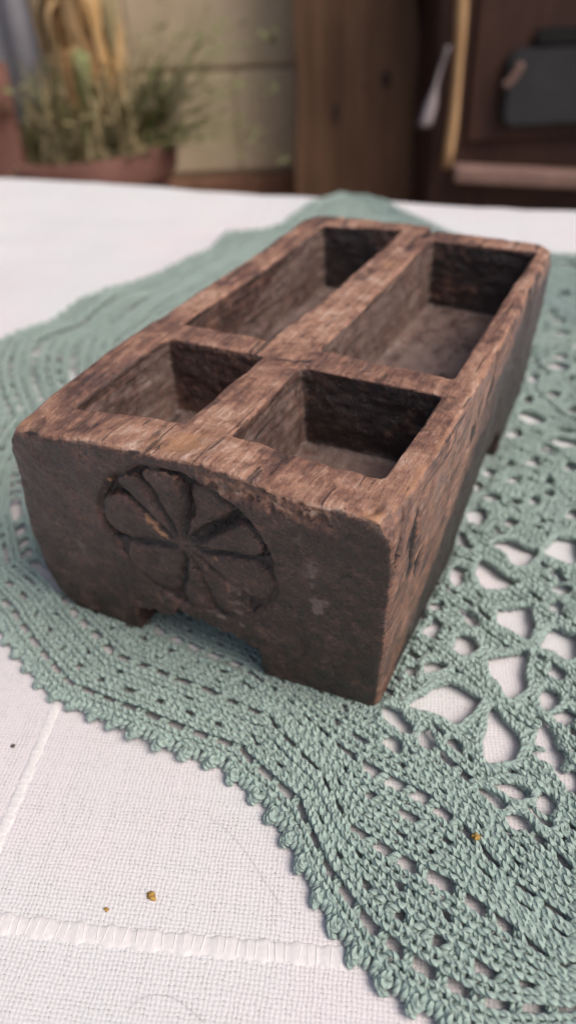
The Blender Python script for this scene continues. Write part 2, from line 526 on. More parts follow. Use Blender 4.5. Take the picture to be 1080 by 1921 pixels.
    ragged = fbm(V, 3.4, 61, 3) * .28 + fbm(V, 11, 62, 2) * .22
    top = sstep(.38, .62, nz + ragged) * (z > 74)
    front = sstep(.38, .62, -ny - ragged) * (y < 12) * (z > 0)
    side = sstep(.5, .8, nx) * (x > 110)
    inner = ((x > 12) & (x < 111.5) & (y > 11) & (y < 197) & (z > 50) & (z < 83) & (nz < .5)).astype(float)
    # hand carved unevenness
    a1 = fbm(V, 22, 1, 3) * .75
    a2 = fbm(V, 5.0, 2, 4) * .42 + np.abs(fbm(V, 8, 51, 3, (1, 2, 1))) * -.5
    a3 = fbm(V, 2.6, 5, 2, (1, 6, 1)) * .26
    edge = sstep(.35, 1.1, conv)
    a4 = -edge * np.clip(fbm(V, 3.2, 8, 3) + .2, 0, 1) * 3.0
    chip = -edge * np.clip(fbm(V, 9, 9, 2) - .08, 0, 1) * 7.0
    # long drying cracks on the right side, running with the grain
    gu, gv = y * .86 + z * .5 * 0 + z * 1.1, y * .9 - z * .52
    st = vnoise(np.stack([0 * x, gu, gv], 1), 4.2, 4, (1, 16, 1))
    cr = -side * np.exp(-((st - .05) / .075) ** 2) * sstep(-.15, .25, vnoise(np.stack([x, gu, gv], 1), 11, 6, (1, 2.5, 1))) * 1.5
    # wavy tool marks on the pocket walls
    tool = inner * (fbm(V, 6, 12, 3, (3, 3, .8)) * .6 - np.abs(fbm(V, 9, 13, 3, (3, 3, .6))) * .8)
    crackf = 0
    disp = a1 + a2 + a3 + a4 + chip + cr + tool
    # bruises along the front rim: crushed fibres
    brz = np.exp(-((z - 82.0) / 4.0) ** 2) * front * sstep(62, 74, x) * (1 - sstep(98, 112, x))
    disp = disp - brz * np.abs(vnoise(V, 1.7, 14, (1, 1, 3))) * 2.2
    # chip out of the right rim and the front right corner
    for cx_, cy_, cz_, rr, dd in ((113.5, 2.5, 86.5, 3.2, 2.0), (118.5, -2.5, 83.5, 3.2, 1.6), (48.5, 66.0, 86, 3.5, 1.2), (63.5, 64.5, 86, 4.5, 1.8), (86.0, 70.5, 86, 5, 1.0)):
        q = ((x - cx_) ** 2 + (y - cy_) ** 2 + (z - cz_) ** 2) / rr ** 2
        disp = disp - dd * np.exp(-q) * (1 + .6 * vnoise(V, 1.6, 15))
    disp = np.where(foot & (nz < -.5), disp * .25, disp)
    P = V + N0 * disp[:, None]
    P[:, 2] = np.maximum(P[:, 2], -1.2)
    Nn = normals(P)
    # ---- surface state
    n1, n2, n3 = fbm(V, 16, 21, 4), fbm(V, 6, 23, 3), fbm(V, 2.2, 25, 2)
    wear = .22 + .16 * n1 + .1 * n2
    wear = wear + top * (.37 + .26 * n1) + edge * (.22 + .2 * n3) * (z > 60)
    wear = wear + front * (-.09 + .22 * n2 + .12 * n1)
    red = front * sstep(.12, .45, fbm(V, 7, 77, 4)) * .12
    wear = wear + brz * (.55 + .6 * n3)
    wear = np.where(side > .5, .47 + .13 * n1 + .16 * fbm(np.stack([x, gu, gv], 1), 3, 29, 2, (1, 14, 1)) - .1 * sstep(.0, .6, n2), wear)
    wear = wear + inner * .04
    soot_shade = front * np.clip(.25 + .62 * n1 + .25 * n2 + .12 * sstep(60, 100, x), .1, .9)
    soot_shade = soot_shade + side * np.clip(sstep(45, 120, y + 1.2 * (55 - z)) * 1.0 + .3 * n1, 0, .85) * (1 - .6 * sstep(70, 83, z))
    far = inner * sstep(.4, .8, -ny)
    soot_shade = soot_shade + far * np.clip(.72 + .5 * n1 - .35 * sstep(.2, .6, n2), 0, 1.2) * np.where((x < 55) & (y < 72), .6, 1)  # pocket walls facing -y: shade painted into the colour on top of soot
    soot_shade = soot_shade + inner * sstep(.4, .8, ny) * .5 + (-cr) * .9
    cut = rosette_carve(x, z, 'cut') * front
    soot_shade = soot_shade + np.clip(cut * 1.2 - .2, 0, 1) * .85  # darker along the rosette cuts
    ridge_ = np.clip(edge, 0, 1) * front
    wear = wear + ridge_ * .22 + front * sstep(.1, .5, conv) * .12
    soot_shade = soot_shade + np.exp(-((conv + .55) / .35) ** 2) * .12 + sstep(-.2, -.9, conv) * .35  # darker in concave creases
    soot_shade = soot_shade + (z < 60) * (y > 14) * (x > 24) * (x < 78) * (nz < 0) * .9  # underside of the foot cut painted near black to deepen its shade
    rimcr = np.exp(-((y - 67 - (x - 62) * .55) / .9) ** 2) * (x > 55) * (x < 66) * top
    soot_shade = soot_shade + rimcr * .8 + top * sstep(.12, .5, fbm(V, 8, 33, 3, (1, 2, 1))) * .5
    dust_lit = inner * sstep(.4, .8, nx) * (.62 + .3 * n1) + ((z < 58) & (nz > .4) & (y > 12) & (y < 196)) * (.72 + .35 * n2)  # floor dust; pocket walls facing +x painted paler as the lit ones
    dust_lit = dust_lit + front * np.clip(.08 + .45 * n2 + .3 * n3, 0, .4)
    dust_lit = dust_lit + top * np.clip(.22 + .5 * n2, 0, .6) * .6 + side * np.clip(.35 + .4 * n1, 0, .55)
    for bx, bz, rx, rz, am in ((97.5, 58.5, 1.6, 5.0, .55), (98.0, 45, 1.8, 4.5, .6), (101.5, 49, 1.3, 4.0, .3), (66, 24, 10, 1.6, .25), (72, 33, 6, 9, .18), (14, 38, 9, 14, .10)):
        q = ((x - bx) / rx) ** 2 + ((z - bz) / rz) ** 2
        dust_lit = dust_lit + front * am * 2.3 * np.exp(-q) * np.clip(.75 + n3, 0, 1.4)
    orange = np.zeros(len(V), np.float32)
    for bx, bz, rx, rz, am in ((42.5, 62.5, 5.5, 2.5, .75), (47.0, 57.5, 4.0, 2.0, .9), (34.5, 71.5, 2.6, 1.6, .9), (55.0, 70.5, 1.2, 3.0, .6), (68.0, 51.5, 4.0, .8, .8), (80, 60, 6, 3, .25), (39, 41, 7, 2, .25)):
        c_, s_ = math.cos(R(-35)), math.sin(R(-35))
        u_ = (x - bx) * c_ + (z - bz) * s_; v_ = -(x - bx) * s_ + (z - bz) * c_
        orange = orange + front * am * 1.35 * np.exp(-(u_ / rx) ** 2 - (v_ / rz) ** 2) * np.clip(.7 + n3 * 1.2, 0, 1.3)
    rim = np.exp(-((x - 119.5) / 1.6) ** 2) * np.exp(-((z - 84) / 2.0) ** 2) * sstep(2, 20, y) * (1 - sstep(95, 140, y))
    orange = orange + rim * (.5 + .5 * n2) + np.exp(-((x - 115.5) ** 2 + (y + 2) ** 2 + (z - 84) ** 2) / 9) * .7
    orange = orange + top * np.clip(fbm(V, 14, 41, 3) + .04, 0, 1) * 1.0 + top * np.exp(-((x - 58) ** 2 + (y - 8) ** 2) / 40) * .4
    orange = orange + side * sstep(.1, .5, fbm(V, 20, 43, 3, (1, 3, 1))) * .3
    cl = lambda a: np.clip(a, 0, 1)
    orange = orange + red
    attrs = dict(wear=cl(wear), soot_shade=cl(soot_shade), dust_lit=cl(dust_lit), orange=cl(orange))
    # ---- split into parts by place
    C = V[Q].mean(1); cx, cy, cz = C.T
    lab = np.zeros(len(Q), np.int32)
    lab[(cx > 49.0) & (cx < 67.5) & (cy > 13.5) & (cy < 192.5) & (cz > 57)] = 1
    lab[(cy > 62.2) & (cy < 79) & (cz > 57) & (((cx > 14) & (cx <= 49.0)) | ((cx >= 67.5) & (cx < 110)))] = 2
    low = (cz < 13.0) & ((cx < 26) | (cx > 76)) & ((cy < 92) | (cy > 162))
    lab[low] = 3 + (cx[low] > 50) * 1 + (cy[low] > 100) * 2
    rho = np.hypot(cx - ROS[0], cz - ROS[1]); phi = np.degrees(np.arctan2(cz - ROS[1], cx - ROS[0])) % 360
    pet = (rho < ROS_R - .4) & (cy < 11) & (cz > 22) & (cz < 84.5) & (lab == 0)
    gs = [10, 44, 79, 113, 139, 193, 257, 322, 370]
    for i in range(8):
        a0, a1 = gs[i], gs[i + 1]
        lab[pet & ((phi - a0) % 360 < (a1 - a0))] = 10 + i
    root = empty('spice_box')
    tag(root, 'old dark wooden spice box with four compartments and a carved flower on its front', 'box')
    names = {0: 'body', 1: 'long_divider', 2: 'cross_divider', 3: 'foot', 4: 'foot', 5: 'foot', 6: 'foot'}
    for i in range(8): names[10 + i] = 'petal'
    for k in sorted(names):
        f = Q[lab == k]
        if len(f) == 0: continue
        u, inv = np.unique(f, return_inverse=True)
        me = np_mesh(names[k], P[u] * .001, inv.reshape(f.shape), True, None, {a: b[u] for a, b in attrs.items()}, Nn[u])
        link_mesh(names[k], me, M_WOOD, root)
    return root
build_box()

# ------------------------------------------------------------------ table and cloth
TZ = -0.0035
M_TABLE = simple_mat('table wood', (.10, .06, .04), (.17, .10, .06), 12, .6, .3, (1, 8, 1))
EDGE_ANG = R(7.4)
def edge_pt(s, t):          # s along the far edge, t towards the camera
    e = Vector((math.cos(EDGE_ANG), math.sin(EDGE_ANG), 0)); n = Vector((e.y, -e.x, 0))
    return Vector((-0.17, 0.515, 0)) + e * s + n * t
tb = empty('table', edge_pt(.15, .45) + Vector((0, 0, -.75)), EDGE_ANG)
tag(tb, 'wooden table hidden under the white linen cloth', 'table')
box_obj('tabletop', (-.93, .93, -.435, .435, .705, .7395), M_TABLE, tb, .006)
for sx in (-1, 1):
    for sy in (-1, 1):
        box_obj('leg', (sx * .85 - .03, sx * .85 + .03, sy * .38 - .03, sy * .38 + .03, 0, .7045), M_TABLE, tb, .004)

def build_cloth():
    # flat sheet over the top, falling at the far, left, right and near edges
    def axis(a, b, drop, stepf, r=.012):
        flat = np.arange(a, b + 1e-6, stepf)
        arc = np.linspace(0, math.pi / 2, 7)[1:]
        return flat, arc
    ss = np.concatenate([np.linspace(-.26, -.012, 12), np.linspace(0, 1.9, 230), np.linspace(1.912, 2.16, 12)])
    ts = np.concatenate([np.linspace(-.22, -.012, 14), np.linspace(0, .9, 150), np.linspace(.912, 1.1, 10)])
    def fold(u, n, r=.014):
        # u<0 or u>n hang down, rounded
        flat = np.clip(u, 0, n); over = np.where(u < 0, -u, np.where(u > n, u - n, 0))
        sg = np.where(u < 0, -1, 1)
        ang = np.clip(over / r, 0, math.pi / 2)
        out = r * np.sin(ang); drop = r * (1 - np.cos(ang)) + np.clip(over - r * math.pi / 2, 0, None)
        return flat + sg * out, drop
    S, T = np.meshgrid(ss, ts, indexing='ij')
    fs, ds = fold(S, 1.9); ft, dt = fold(T, .9)
    o = edge_pt(-.8, 0); e = Vector((math.cos(EDGE_ANG), math.sin(EDGE_ANG))); n = Vector((e.y, -e.x))
    X = o.x + e.x * fs + n.x * ft; Y = o.y + e.y * fs + n.y * ft
    Z = TZ - ds - dt
    P = np.stack([X.ravel(), Y.ravel(), np.zeros(X.size)], 1)
    w = fbm(P, .22, 3, 2, (1, .55, 1)) * .0040 + fbm(P, .07, 5, 2) * .0011 + np.abs(fbm(P, .12, 9, 2, (1, .5, 1))) * .004
    # keep the cloth flat under the box and doily foreground
    dd = np.hypot(P[:, 0] - .09, P[:, 1] - .04)
    w = np.minimum(w - .002, .0003) * sstep(.24, .5, dd)
    crease = np.exp(-((P[:, 1] - .40 - .25 * (P[:, 0] + .4)) / .006) ** 2) * .0012 + np.exp(-((P[:, 0] + .33 + .3 * P[:, 1] * .5) / .006) ** 2) * .001
    drape = np.where((dt + ds).ravel() > .004, np.sin(P[:, 0] * 31 + 1) * .006 + np.sin(P[:, 0] * 77) * .002, 0)
    Z = Z.ravel() + w + crease * .2
    Yv = Y.ravel() + drape * np.where(dt.ravel() > .004, 1, 0)
    V = np.stack([X.ravel(), Yv, Z], 1)
    I = np.arange(X.size).reshape(X.shape)
    Q = np.stack([I[:-1, :-1], I[:-1, 1:], I[1:, 1:], I[1:, :-1]], -1).reshape(-1, 4)
    me = np_mesh('tablecloth', V, Q)
    ob = link_mesh('tablecloth', me, M_CLOTH)
    tag(ob, 'white linen tablecloth with coarse weave and corded ribs spread under the doily', 'tablecloth')
    return ob
cloth = build_cloth()

def rib(p0, p1, w, hgt, pitch, name='corded_rib'):
    p0, p1 = np.array(p0), np.array(p1)
    Ln = np.linalg.norm(p1 - p0); d = (p1 - p0) / Ln; nrm = np.array([-d[1], d[0]])
    s = np.arange(0, Ln, pitch / 9); K = 12
    jit = 1 + .12 * np.sin(s / pitch * 1.7) + .08 * np.sin(s / pitch * 4.1 + 1)
    bul = 1 - .0 * np.exp(-((((s / pitch) % 1) - .5) / .13) ** 2)
    a = np.linspace(0, math.pi, K)
    wav = .0004 * np.sin(s / .021) 
    off = -np.cos(a)[None, :] * (w / 2) * (bul * jit)[:, None] + wav[:, None]
    off = off + (rng.random((1, K)) - .5) * .0001
    zz = np.sin(a)[None, :] ** .7 * hgt * (bul * jit)[:, None] * (1 + .13 * np.sin(a * 9)[None, :]) + TZ - .0001
    XY = p0 + d * s[:, None, None] + nrm * off[:, :, None]
    V = np.concatenate([XY, zz[:, :, None]], 2).reshape(-1, 3)
    I = np.arange(len(s) * K).reshape(len(s), K)
    Q = np.stack([I[:-1, :-1], I[1:, :-1], I[1:, 1:], I[:-1, 1:]], -1).reshape(-1, 4)
    o = link_mesh(name, np_mesh(name, V, Q), M_RIB, cloth)
    # the thin threads that tie the bundle down
    vs, qs = [], []
    c = 0
    for sk in np.arange(pitch / 2, Ln, pitch):
        sk = sk + (rng.random() - .5) * pitch * .5; slant = (rng.random() - .5) * .0009
        aa = np.linspace(.05, math.pi - .05, 9)
        ctr = np.stack([p0[0] + d[0] * (sk + slant * np.cos(aa)) + nrm[0] * -np.cos(aa) * w * .46,
                        p0[1] + d[1] * (sk + slant * np.cos(aa)) + nrm[1] * -np.cos(aa) * w * .46,
                        np.sin(aa) ** .7 * hgt * 1.02 + TZ], 1)
        rad = .00010
        for k in range(9):
            out = np.array([nrm[0] * -math.cos(aa[k]), nrm[1] * -math.cos(aa[k]), math.sin(aa[k])])
            for q in range(5):
                an = 2 * math.pi * q / 5
                vs.append(ctr[k] + rad * (np.array([d[0], d[1], 0]) * math.cos(an) + out * math.sin(an)))
        for k in range(8):
            for q in range(5):
                i0 = c + k * 5 + q; i1 = c + k * 5 + (q + 1) % 5
                qs.append((i0, i1, i1 + 5, i0 + 5))
        c += 45
    t = link_mesh('tie_threads', np_mesh('tie_threads', np.array(vs), np.array(qs)), M_TIE, o)
    t['kind'] = 'stuff'
rib((-.004, -.1135), (.150, -.0560), .0050, .0005, .0026)
rib((.0125, -.0185), (.0405, -.0925), .0034, .0004, .0021)

# ------------------------------------------------------------------ crocheted doily (mm)
CEN = np.array([150.0, 300.0])
TH = np.array([50, 80, 98, 109, 118, 128, 134, 136.6, 138.2, 140.5, 146.4, 155.4, 163.5, 169.6, 180.1, 186.7, 195.4, 200.6, 208, 216, 226, 236, 241, 244.7, 247.8, 251.3, 254.6, 258, 261.1, 263.2, 265.6, 268, 270, 272, 274, 275.5, 280, 287, 294, 301, 310, 320.0])
RE = np.array([170, 142, 140, 145, 150, 176, 216, 282, 332, 351.5, 341, 308, 327, 311.4, 317.3, 337, 351, 371, 362, 345, 361, 366, 358.7, 357.4, 356.4, 349.3, 343.3, 336, 338, 343, 352.4, 360.5, 363.6, 364.3, 362, 358, 343, 338, 352, 363, 350, 340.0])
TR = np.array([241, 248, 254, 258, 262.5, 265.3, 268, 270.2, 272.9, 275.3, 280, 290.0])
ROWS_D = np.array([0, 8, 26, 45, 60.0])
R8 = np.array([351, 349, 336, 328, 331.5, 343.5, 351.5, 355, 356.4, 352, 338, 333])
R26 = np.array([333, 331, 319, 314, 321, 331, 332.4, 333.3, 337, 342.5, 328, 318])
R45 = np.array([314, 312, 303, 304, 309, 310.5, 311.0, 315.6, 325, 329.6, 312, 300])
R60 = np.array([299, 297, 289, 288, 289.5, 293, 298.8, 303.5, 309, 318.0, 298, 286])
def row_r(th, d):
    """radius of the row d mm in from the edge, th degrees"""
    re = np.interp(th, TH, RE)
    outer = re - d * 1.0
    avg = 345 - d
    outer = outer + (avg - outer) * .75 * sstep(8, 70, d) * sstep(139, 150, th)
    tabs = np.stack([re, np.interp(th, TR, R8), np.interp(th, TR, R26), np.interp(th, TR, R45), np.interp(th, TR, R60)], 0)
    dd = np.minimum(d, 60.0) if np.isscalar(d) else np.minimum(d, 60)
    k = np.clip(np.searchsorted(ROWS_D, dd, side='right') - 1, 0, 3)
    f = (dd - ROWS_D[k]) / (ROWS_D[k + 1] - ROWS_D[k])
    if np.isscalar(d):
        near = tabs[k] * (1 - f) + tabs[k + 1] * f
    else:
        ar = np.arange(len(th)); near = tabs[k, ar] * (1 - f) + tabs[k + 1, ar] * f
    near = near - np.maximum(d - 60, 0)
    w = sstep(236, 243, th) * (1 - sstep(281, 288, th))
    return near * w + outer * (1 - w)
def row_xy(th, d):
    r = row_r(th, d); a = np.radians(th)
    return CEN + np.stack([r * np.cos(a), r * np.sin(a)], -1)

# openings seen in the lace, as outlines on the table (mm)
HOLES = [
    (1, [(124.7, 14.8), (129.5, 24.8), (133.0, 28.1), (137.9, 26.2), (145.3, 26.4), (141.2, 17.3), (139.7, 14.0), (133.8, 13.5)]),
    (1, [(141.7, 44.3), (152.6, 50.2), (155.8, 36.2), (150.9, 30.2), (146.8, 34.5), (143.6, 38.2)]),
    (1, [(148.7, 24.8), (151.7, 22.3), (157.6, 17.4), (159.0, 7.8), (151.4, 5.9), (148.8, 11.1), (148.2, 19.9)]),
    (1, [(139.0, 67.1), (149.7, 73.0), (150.8, 68.4), (152.4, 56.6), (146.5, 58.6), (139.6, 62.3)]),
    (1, [(156.2, 55.5), (159.4, 67.9), (166.7, 64.1), (168.5, 55.8), (165.2, 53.8), (161.3, 55.1)]),
    (1, [(136.2, 46.8), (136.1, 43.9), (134.3, 41.8), (131.9, 41.9), (130.2, 44.1), (130.3, 47.1), (132.1, 49.2), (134.6, 49.1)]),
    (1, [(129.5, 34.4), (129.3, 32.1), (127.2, 29.6), (124.6, 28.3), (122.8, 28.9), (123.0, 31.2), (125.1, 33.7), (127.7, 35.1)]),
    (1, [(127.5, 4.7), (125.4, 3.7), (121.5, 4.9), (118.0, 7.5), (117.0, 10.2), (119.2, 11.2), (123.2, 10.0), (126.6, 7.3)]),
    (1, [(165.9, 36.3), (165.7, 33.5), (164.2, 31.7), (162.3, 32.0), (161.1, 34.1), (161.2, 36.9), (162.7, 38.8), (164.7, 38.5)]),
    (1, [(167.3, 21.2), (167.1, 18.8), (165.8, 17.3), (164.2, 17.5), (163.2, 19.3), (163.3, 21.7), (164.6, 23.3), (166.2, 23.1)]),
    (0, [(134.4, 56.5), (133.2, 55.8), (130.9, 56.8), (128.9, 58.8), (128.4, 60.8), (129.7, 61.4), (132.0, 60.4), (133.9, 58.3)]),
    (0, [(119.9, 61.0), (119.8, 59.3), (118.7, 58.2), (117.2, 58.2), (116.2, 59.3), (116.3, 61.0), (117.4, 62.2), (118.9, 62.2)]),
    (0, [(160.5, 87.8), (159.9, 85.9), (158.1, 84.4), (156.0, 84.1), (154.9, 85.3), (155.4, 87.2), (157.3, 88.7), (159.4, 89.0)]),
    (0, [(159.3, 78.3), (159.0, 76.9), (157.8, 75.8), (156.4, 75.7), (155.6, 76.7), (155.9, 78.1), (157.1, 79.2), (158.5, 79.3)]),
    (0, [(143.9, 5.3), (143.1, 4.6), (141.4, 4.7), (139.9, 5.5), (139.5, 6.7), (140.3, 7.4), (142.0, 7.3), (143.5, 6.4)]),
    (0, [(171.8, 31.6), (171.3, 30.1), (169.7, 28.8), (167.8, 28.5), (166.8, 29.3), (167.3, 30.8), (169.0, 32.2), (170.9, 32.5)]),
    (0, [(171.3, 15.6), (170.9, 13.9), (169.2, 12.6), (167.4, 12.3), (166.3, 13.3), (166.8, 15.0), (168.5, 16.4), (170.3, 16.7)]),
    (0, [(165.0, 47.1), (164.7, 45.8), (163.6, 44.8), (162.4, 44.7), (161.7, 45.6), (161.9, 46.9), (163.0, 48.0), (164.3, 48.0)]),
    (0, [(134.8, 5.3), (135.3, 3.4), (134.7, 2.0), (133.4, 2.0), (132.2, 3.4), (131.7, 5.3), (132.3, 6.7), (133.6, 6.7)]),
    (0, [(122.0, 29.0), (122.0, 27.7), (121.1, 26.7), (120.0, 26.7), (119.1, 27.7), (119.1, 29.1), (120.0, 30.0), (121.2, 30.0)]),
    (0, [(122.3, 78.9), (122.8, 75.1), (121.9, 73.1), (120.1, 73.9), (118.5, 77.1), (118.0, 80.9), (118.9, 83.1), (120.7, 82.2)]),
    (0, [(121.9, 48.3), (121.9, 46.6), (120.8, 45.4), (119.3, 45.5), (118.3, 46.7), (118.3, 48.4), (119.4, 49.6), (120.9, 49.6)]),
    (1, [(129.9, 99.9), (132.5, 105.3), (143.7, 104.6), (144.5, 99.4), (142.5, 93.4), (139.4, 92.4)]),
    (1, [(147.6, 106.3), (150.1, 116.8), (158.0, 115.2), (160.3, 106.5), (157.5, 101.8), (152.3, 101.5)]),
    (1, [(126.6, 80.7), (126.9, 90.2), (141.7, 83.0), (138.0, 78.1), (132.9, 75.8)]),
    (1, [(112.8, 103.9), (114.8, 104.8), (121.4, 96.1), (119.1, 94.7), (116.3, 95.2)]),
    (0, [(121.8, 159.8), (121.5, 158.1), (120.1, 156.9), (118.4, 156.8), (117.4, 157.9), (117.7, 159.6), (119.1, 160.9), (120.8, 161.0)]),
    (0, [(132.0, 165.1), (131.3, 163.5), (129.3, 162.9), (127.3, 163.8), (126.3, 165.6), (127.0, 167.3), (129.0, 167.8), (131.1, 166.9)]),
    (0, [(115.6, 151.1), (115.4, 149.1), (114.1, 147.8), (112.4, 147.8), (111.3, 149.3), (111.5, 151.3), (112.8, 152.7), (114.5, 152.6)]),
    (0, [(126.2, 149.4), (126.0, 147.6), (124.6, 146.3), (123.0, 146.3), (122.0, 147.6), (122.2, 149.5), (123.5, 150.8), (125.2, 150.8)]),
    (0, [(113.4, 138.6), (113.6, 136.1), (112.8, 134.7), (111.5, 135.2), (110.4, 137.3), (110.2, 139.8), (111.0, 141.2), (112.3, 140.7)]),
    (0, [(123.0, 132.3), (122.3, 130.8), (120.1, 130.3), (117.7, 131.0), (116.6, 132.5), (117.4, 134.0), (119.6, 134.6), (122.0, 133.9)]),
    (0, [(132.0, 132.8), (131.3, 131.4), (129.3, 130.4), (127.0, 130.6), (125.9, 131.7), (126.6, 133.2), (128.7, 134.1), (130.9, 133.9)]),
    (0, [(138.0, 137.4), (137.9, 135.1), (136.9, 133.7), (135.5, 134.0), (134.5, 135.9), (134.5, 138.3), (135.6, 139.7), (137.0, 139.4)]),
    (0, [(120.5, 118.3), (119.7, 115.9), (117.2, 114.8), (114.4, 115.5), (113.0, 117.8), (113.7, 120.2), (116.3, 121.3), (119.1, 120.5)]),
    (0, [(133.2, 118.6), (132.8, 116.9), (131.2, 115.6), (129.4, 115.4), (128.3, 116.5), (128.7, 118.2), (130.3, 119.5), (132.1, 119.7)]),
    (0, [(136.4, 177.4), (135.7, 175.5), (133.5, 174.6), (131.3, 175.2), (130.1, 177.0), (130.8, 178.9), (133.0, 179.8), (135.3, 179.2)]),
    (0, [(147.2, 168.9), (147.1, 166.3), (145.9, 164.7), (144.3, 165.1), (143.3, 167.2), (143.4, 169.9), (144.6, 171.5), (146.2, 171.1)]),
    (0, [(140.5, 153.4), (140.6, 151.0), (139.9, 149.7), (138.8, 150.2), (138.0, 152.3), (137.9, 154.8), (138.6, 156.1), (139.7, 155.6)]),
    (0, [(142.3, 144.7), (142.2, 142.9), (141.3, 141.8), (140.1, 142.0), (139.4, 143.5), (139.4, 145.3), (140.3, 146.4), (141.5, 146.2)]),
    (0, [(145.7, 125.5), (145.0, 124.2), (142.9, 122.5), (140.7, 121.5), (139.6, 121.7), (140.2, 123.0), (142.4, 124.7), (144.6, 125.7)]),
    (0, [(155.1, 95.5), (154.9, 94.0), (154.0, 93.0), (152.8, 93.0), (152.1, 94.1), (152.3, 95.6), (153.3, 96.6), (154.4, 96.5)]),
    (0, [(159.3, 87.1), (158.9, 85.6), (157.6, 84.4), (156.1, 84.3), (155.3, 85.3), (155.6, 86.9), (156.9, 88.1), (158.4, 88.2)]),
    (0, [(155.4, 134.3), (155.1, 131.9), (153.5, 130.3), (151.7, 130.4), (150.6, 132.1), (150.9, 134.5), (152.5, 136.1), (154.4, 136.0)]),
    (0, [(131.2, 102.6), (131.1, 101.3), (130.2, 100.4), (129.2, 100.4), (128.5, 101.3), (128.6, 102.7), (129.4, 103.6), (130.5, 103.5)]),
    (1, [(127.9, 262.3), (126.3, 259.2), (122.0, 257.9), (117.3, 259.2), (115.0, 262.4), (116.5, 265.6), (120.9, 266.9), (125.6, 265.5)]),
    (1, [(115.2, 244.9), (115.2, 241.0), (113.5, 238.8), (111.3, 239.4), (109.6, 242.6), (109.6, 246.6), (111.3, 248.9), (113.6, 248.2)]),
    (1, [(117.5, 219.6), (117.4, 216.5), (116.0, 214.6), (114.1, 215.1), (112.7, 217.6), (112.7, 220.8), (114.2, 222.7), (116.1, 222.2)]),
    (1, [(126.8, 201.6), (125.2, 198.0), (120.8, 197.0), (116.1, 199.1), (113.8, 203.2), (115.3, 206.9), (119.8, 207.9), (124.6, 205.7)]),
    (1, [(119.5, 187.1), (119.3, 183.8), (117.5, 181.6), (115.0, 181.9), (113.4, 184.5), (113.5, 187.9), (115.4, 190.1), (117.9, 189.8)]),
    (1, [(146.7, 187.3), (144.7, 183.8), (139.4, 181.6), (133.6, 182.2), (130.8, 185.2), (132.8, 188.9), (138.2, 191.0), (144.0, 190.4)]),
    (0, [(128.3, 231.1), (128.0, 228.0), (126.4, 226.1), (124.3, 226.5), (122.9, 228.9), (123.1, 232.0), (124.8, 234.0), (126.9, 233.6)]),
    (0, [(132.0, 165.7), (131.6, 163.5), (130.0, 161.9), (128.0, 161.9), (126.8, 163.4), (127.1, 165.6), (128.8, 167.2), (130.8, 167.2)]),
    (0, [(123.8, 275.5), (123.3, 272.8), (121.2, 270.8), (118.7, 270.9), (117.3, 272.9), (117.8, 275.7), (119.9, 277.7), (122.4, 277.6)]),
    (0, [(114.0, 323.3), (113.3, 320.0), (110.6, 317.6), (107.4, 317.6), (105.6, 320.0), (106.2, 323.3), (109.0, 325.7), (112.3, 325.7)]),
    (0, [(143.4, 199.5), (141.4, 197.7), (136.3, 196.0), (130.9, 195.3), (128.5, 196.1), (130.5, 197.9), (135.7, 199.7), (141.1, 200.4)]),
    (0, [(109.3, 365.5), (108.7, 362.2), (106.3, 359.9), (103.4, 360.1), (101.7, 362.6), (102.3, 366.0), (104.7, 368.3), (107.6, 368.1)]),
    (0, [(119.4, 306.3), (118.7, 303.4), (116.0, 301.3), (112.9, 301.1), (111.3, 303.1), (112.0, 306.0), (114.7, 308.2), (117.8, 308.3)]),
    (0, [(132.9, 251.4), (132.6, 249.1), (131.0, 247.6), (129.1, 247.7), (128.0, 249.4), (128.4, 251.7), (130.0, 253.3), (131.9, 253.1)]),
    (0, [(139.4, 218.6), (139.2, 216.2), (137.7, 214.7), (135.9, 214.8), (134.8, 216.6), (135.1, 219.0), (136.6, 220.6), (138.4, 220.4)]),
    (0, [(105.8, 334.1), (105.6, 331.5), (104.3, 329.9), (102.6, 330.3), (101.5, 332.5), (101.6, 335.1), (102.9, 336.8), (104.7, 336.3)]),
    (0, [(101.3, 418.1), (100.9, 415.0), (98.8, 413.0), (96.3, 413.3), (94.8, 415.7), (95.2, 418.8), (97.3, 420.9), (99.9, 420.6)]),
    (1, [(165.1, -1.1), (163.9, -2.7), (161.0, -3.5), (158.1, -3.1), (156.9, -1.7), (158.2, -0.2), (161.1, 0.6), (164.0, 0.2)]),
    (1, [(160.5, -7.7), (159.1, -8.3), (156.3, -7.7), (153.7, -6.3), (152.9, -4.9), (154.3, -4.3), (157.1, -4.9), (159.7, -6.3)]),
    (1, [(172.6, -7.6), (171.4, -8.0), (169.2, -7.3), (167.2, -6.0), (166.7, -4.7), (167.9, -4.3), (170.1, -5.0), (172.1, -6.4)]),
    (1, [(171.8, -1.6), (171.0, -3.5), (169.6, -4.2), (168.5, -3.3), (168.2, -1.3), (169.0, 0.7), (170.4, 1.4), (171.6, 0.4)]),
    (1, [(167.3, -9.9), (166.4, -11.1), (164.3, -11.6), (162.4, -11.3), (161.6, -10.1), (162.5, -8.9), (164.6, -8.4), (166.5, -8.8)]),
    (1, [(176.8, 9.2), (176.1, 7.4), (174.8, 6.7), (173.8, 7.6), (173.6, 9.5), (174.4, 11.4), (175.6, 12.0), (176.7, 11.1)]),
    (1, [(126.9, -1.6), (126.1, -2.8), (124.3, -3.1), (122.5, -2.5), (121.7, -1.2), (122.5, 0.0), (124.4, 0.4), (126.2, -0.2)]),
]
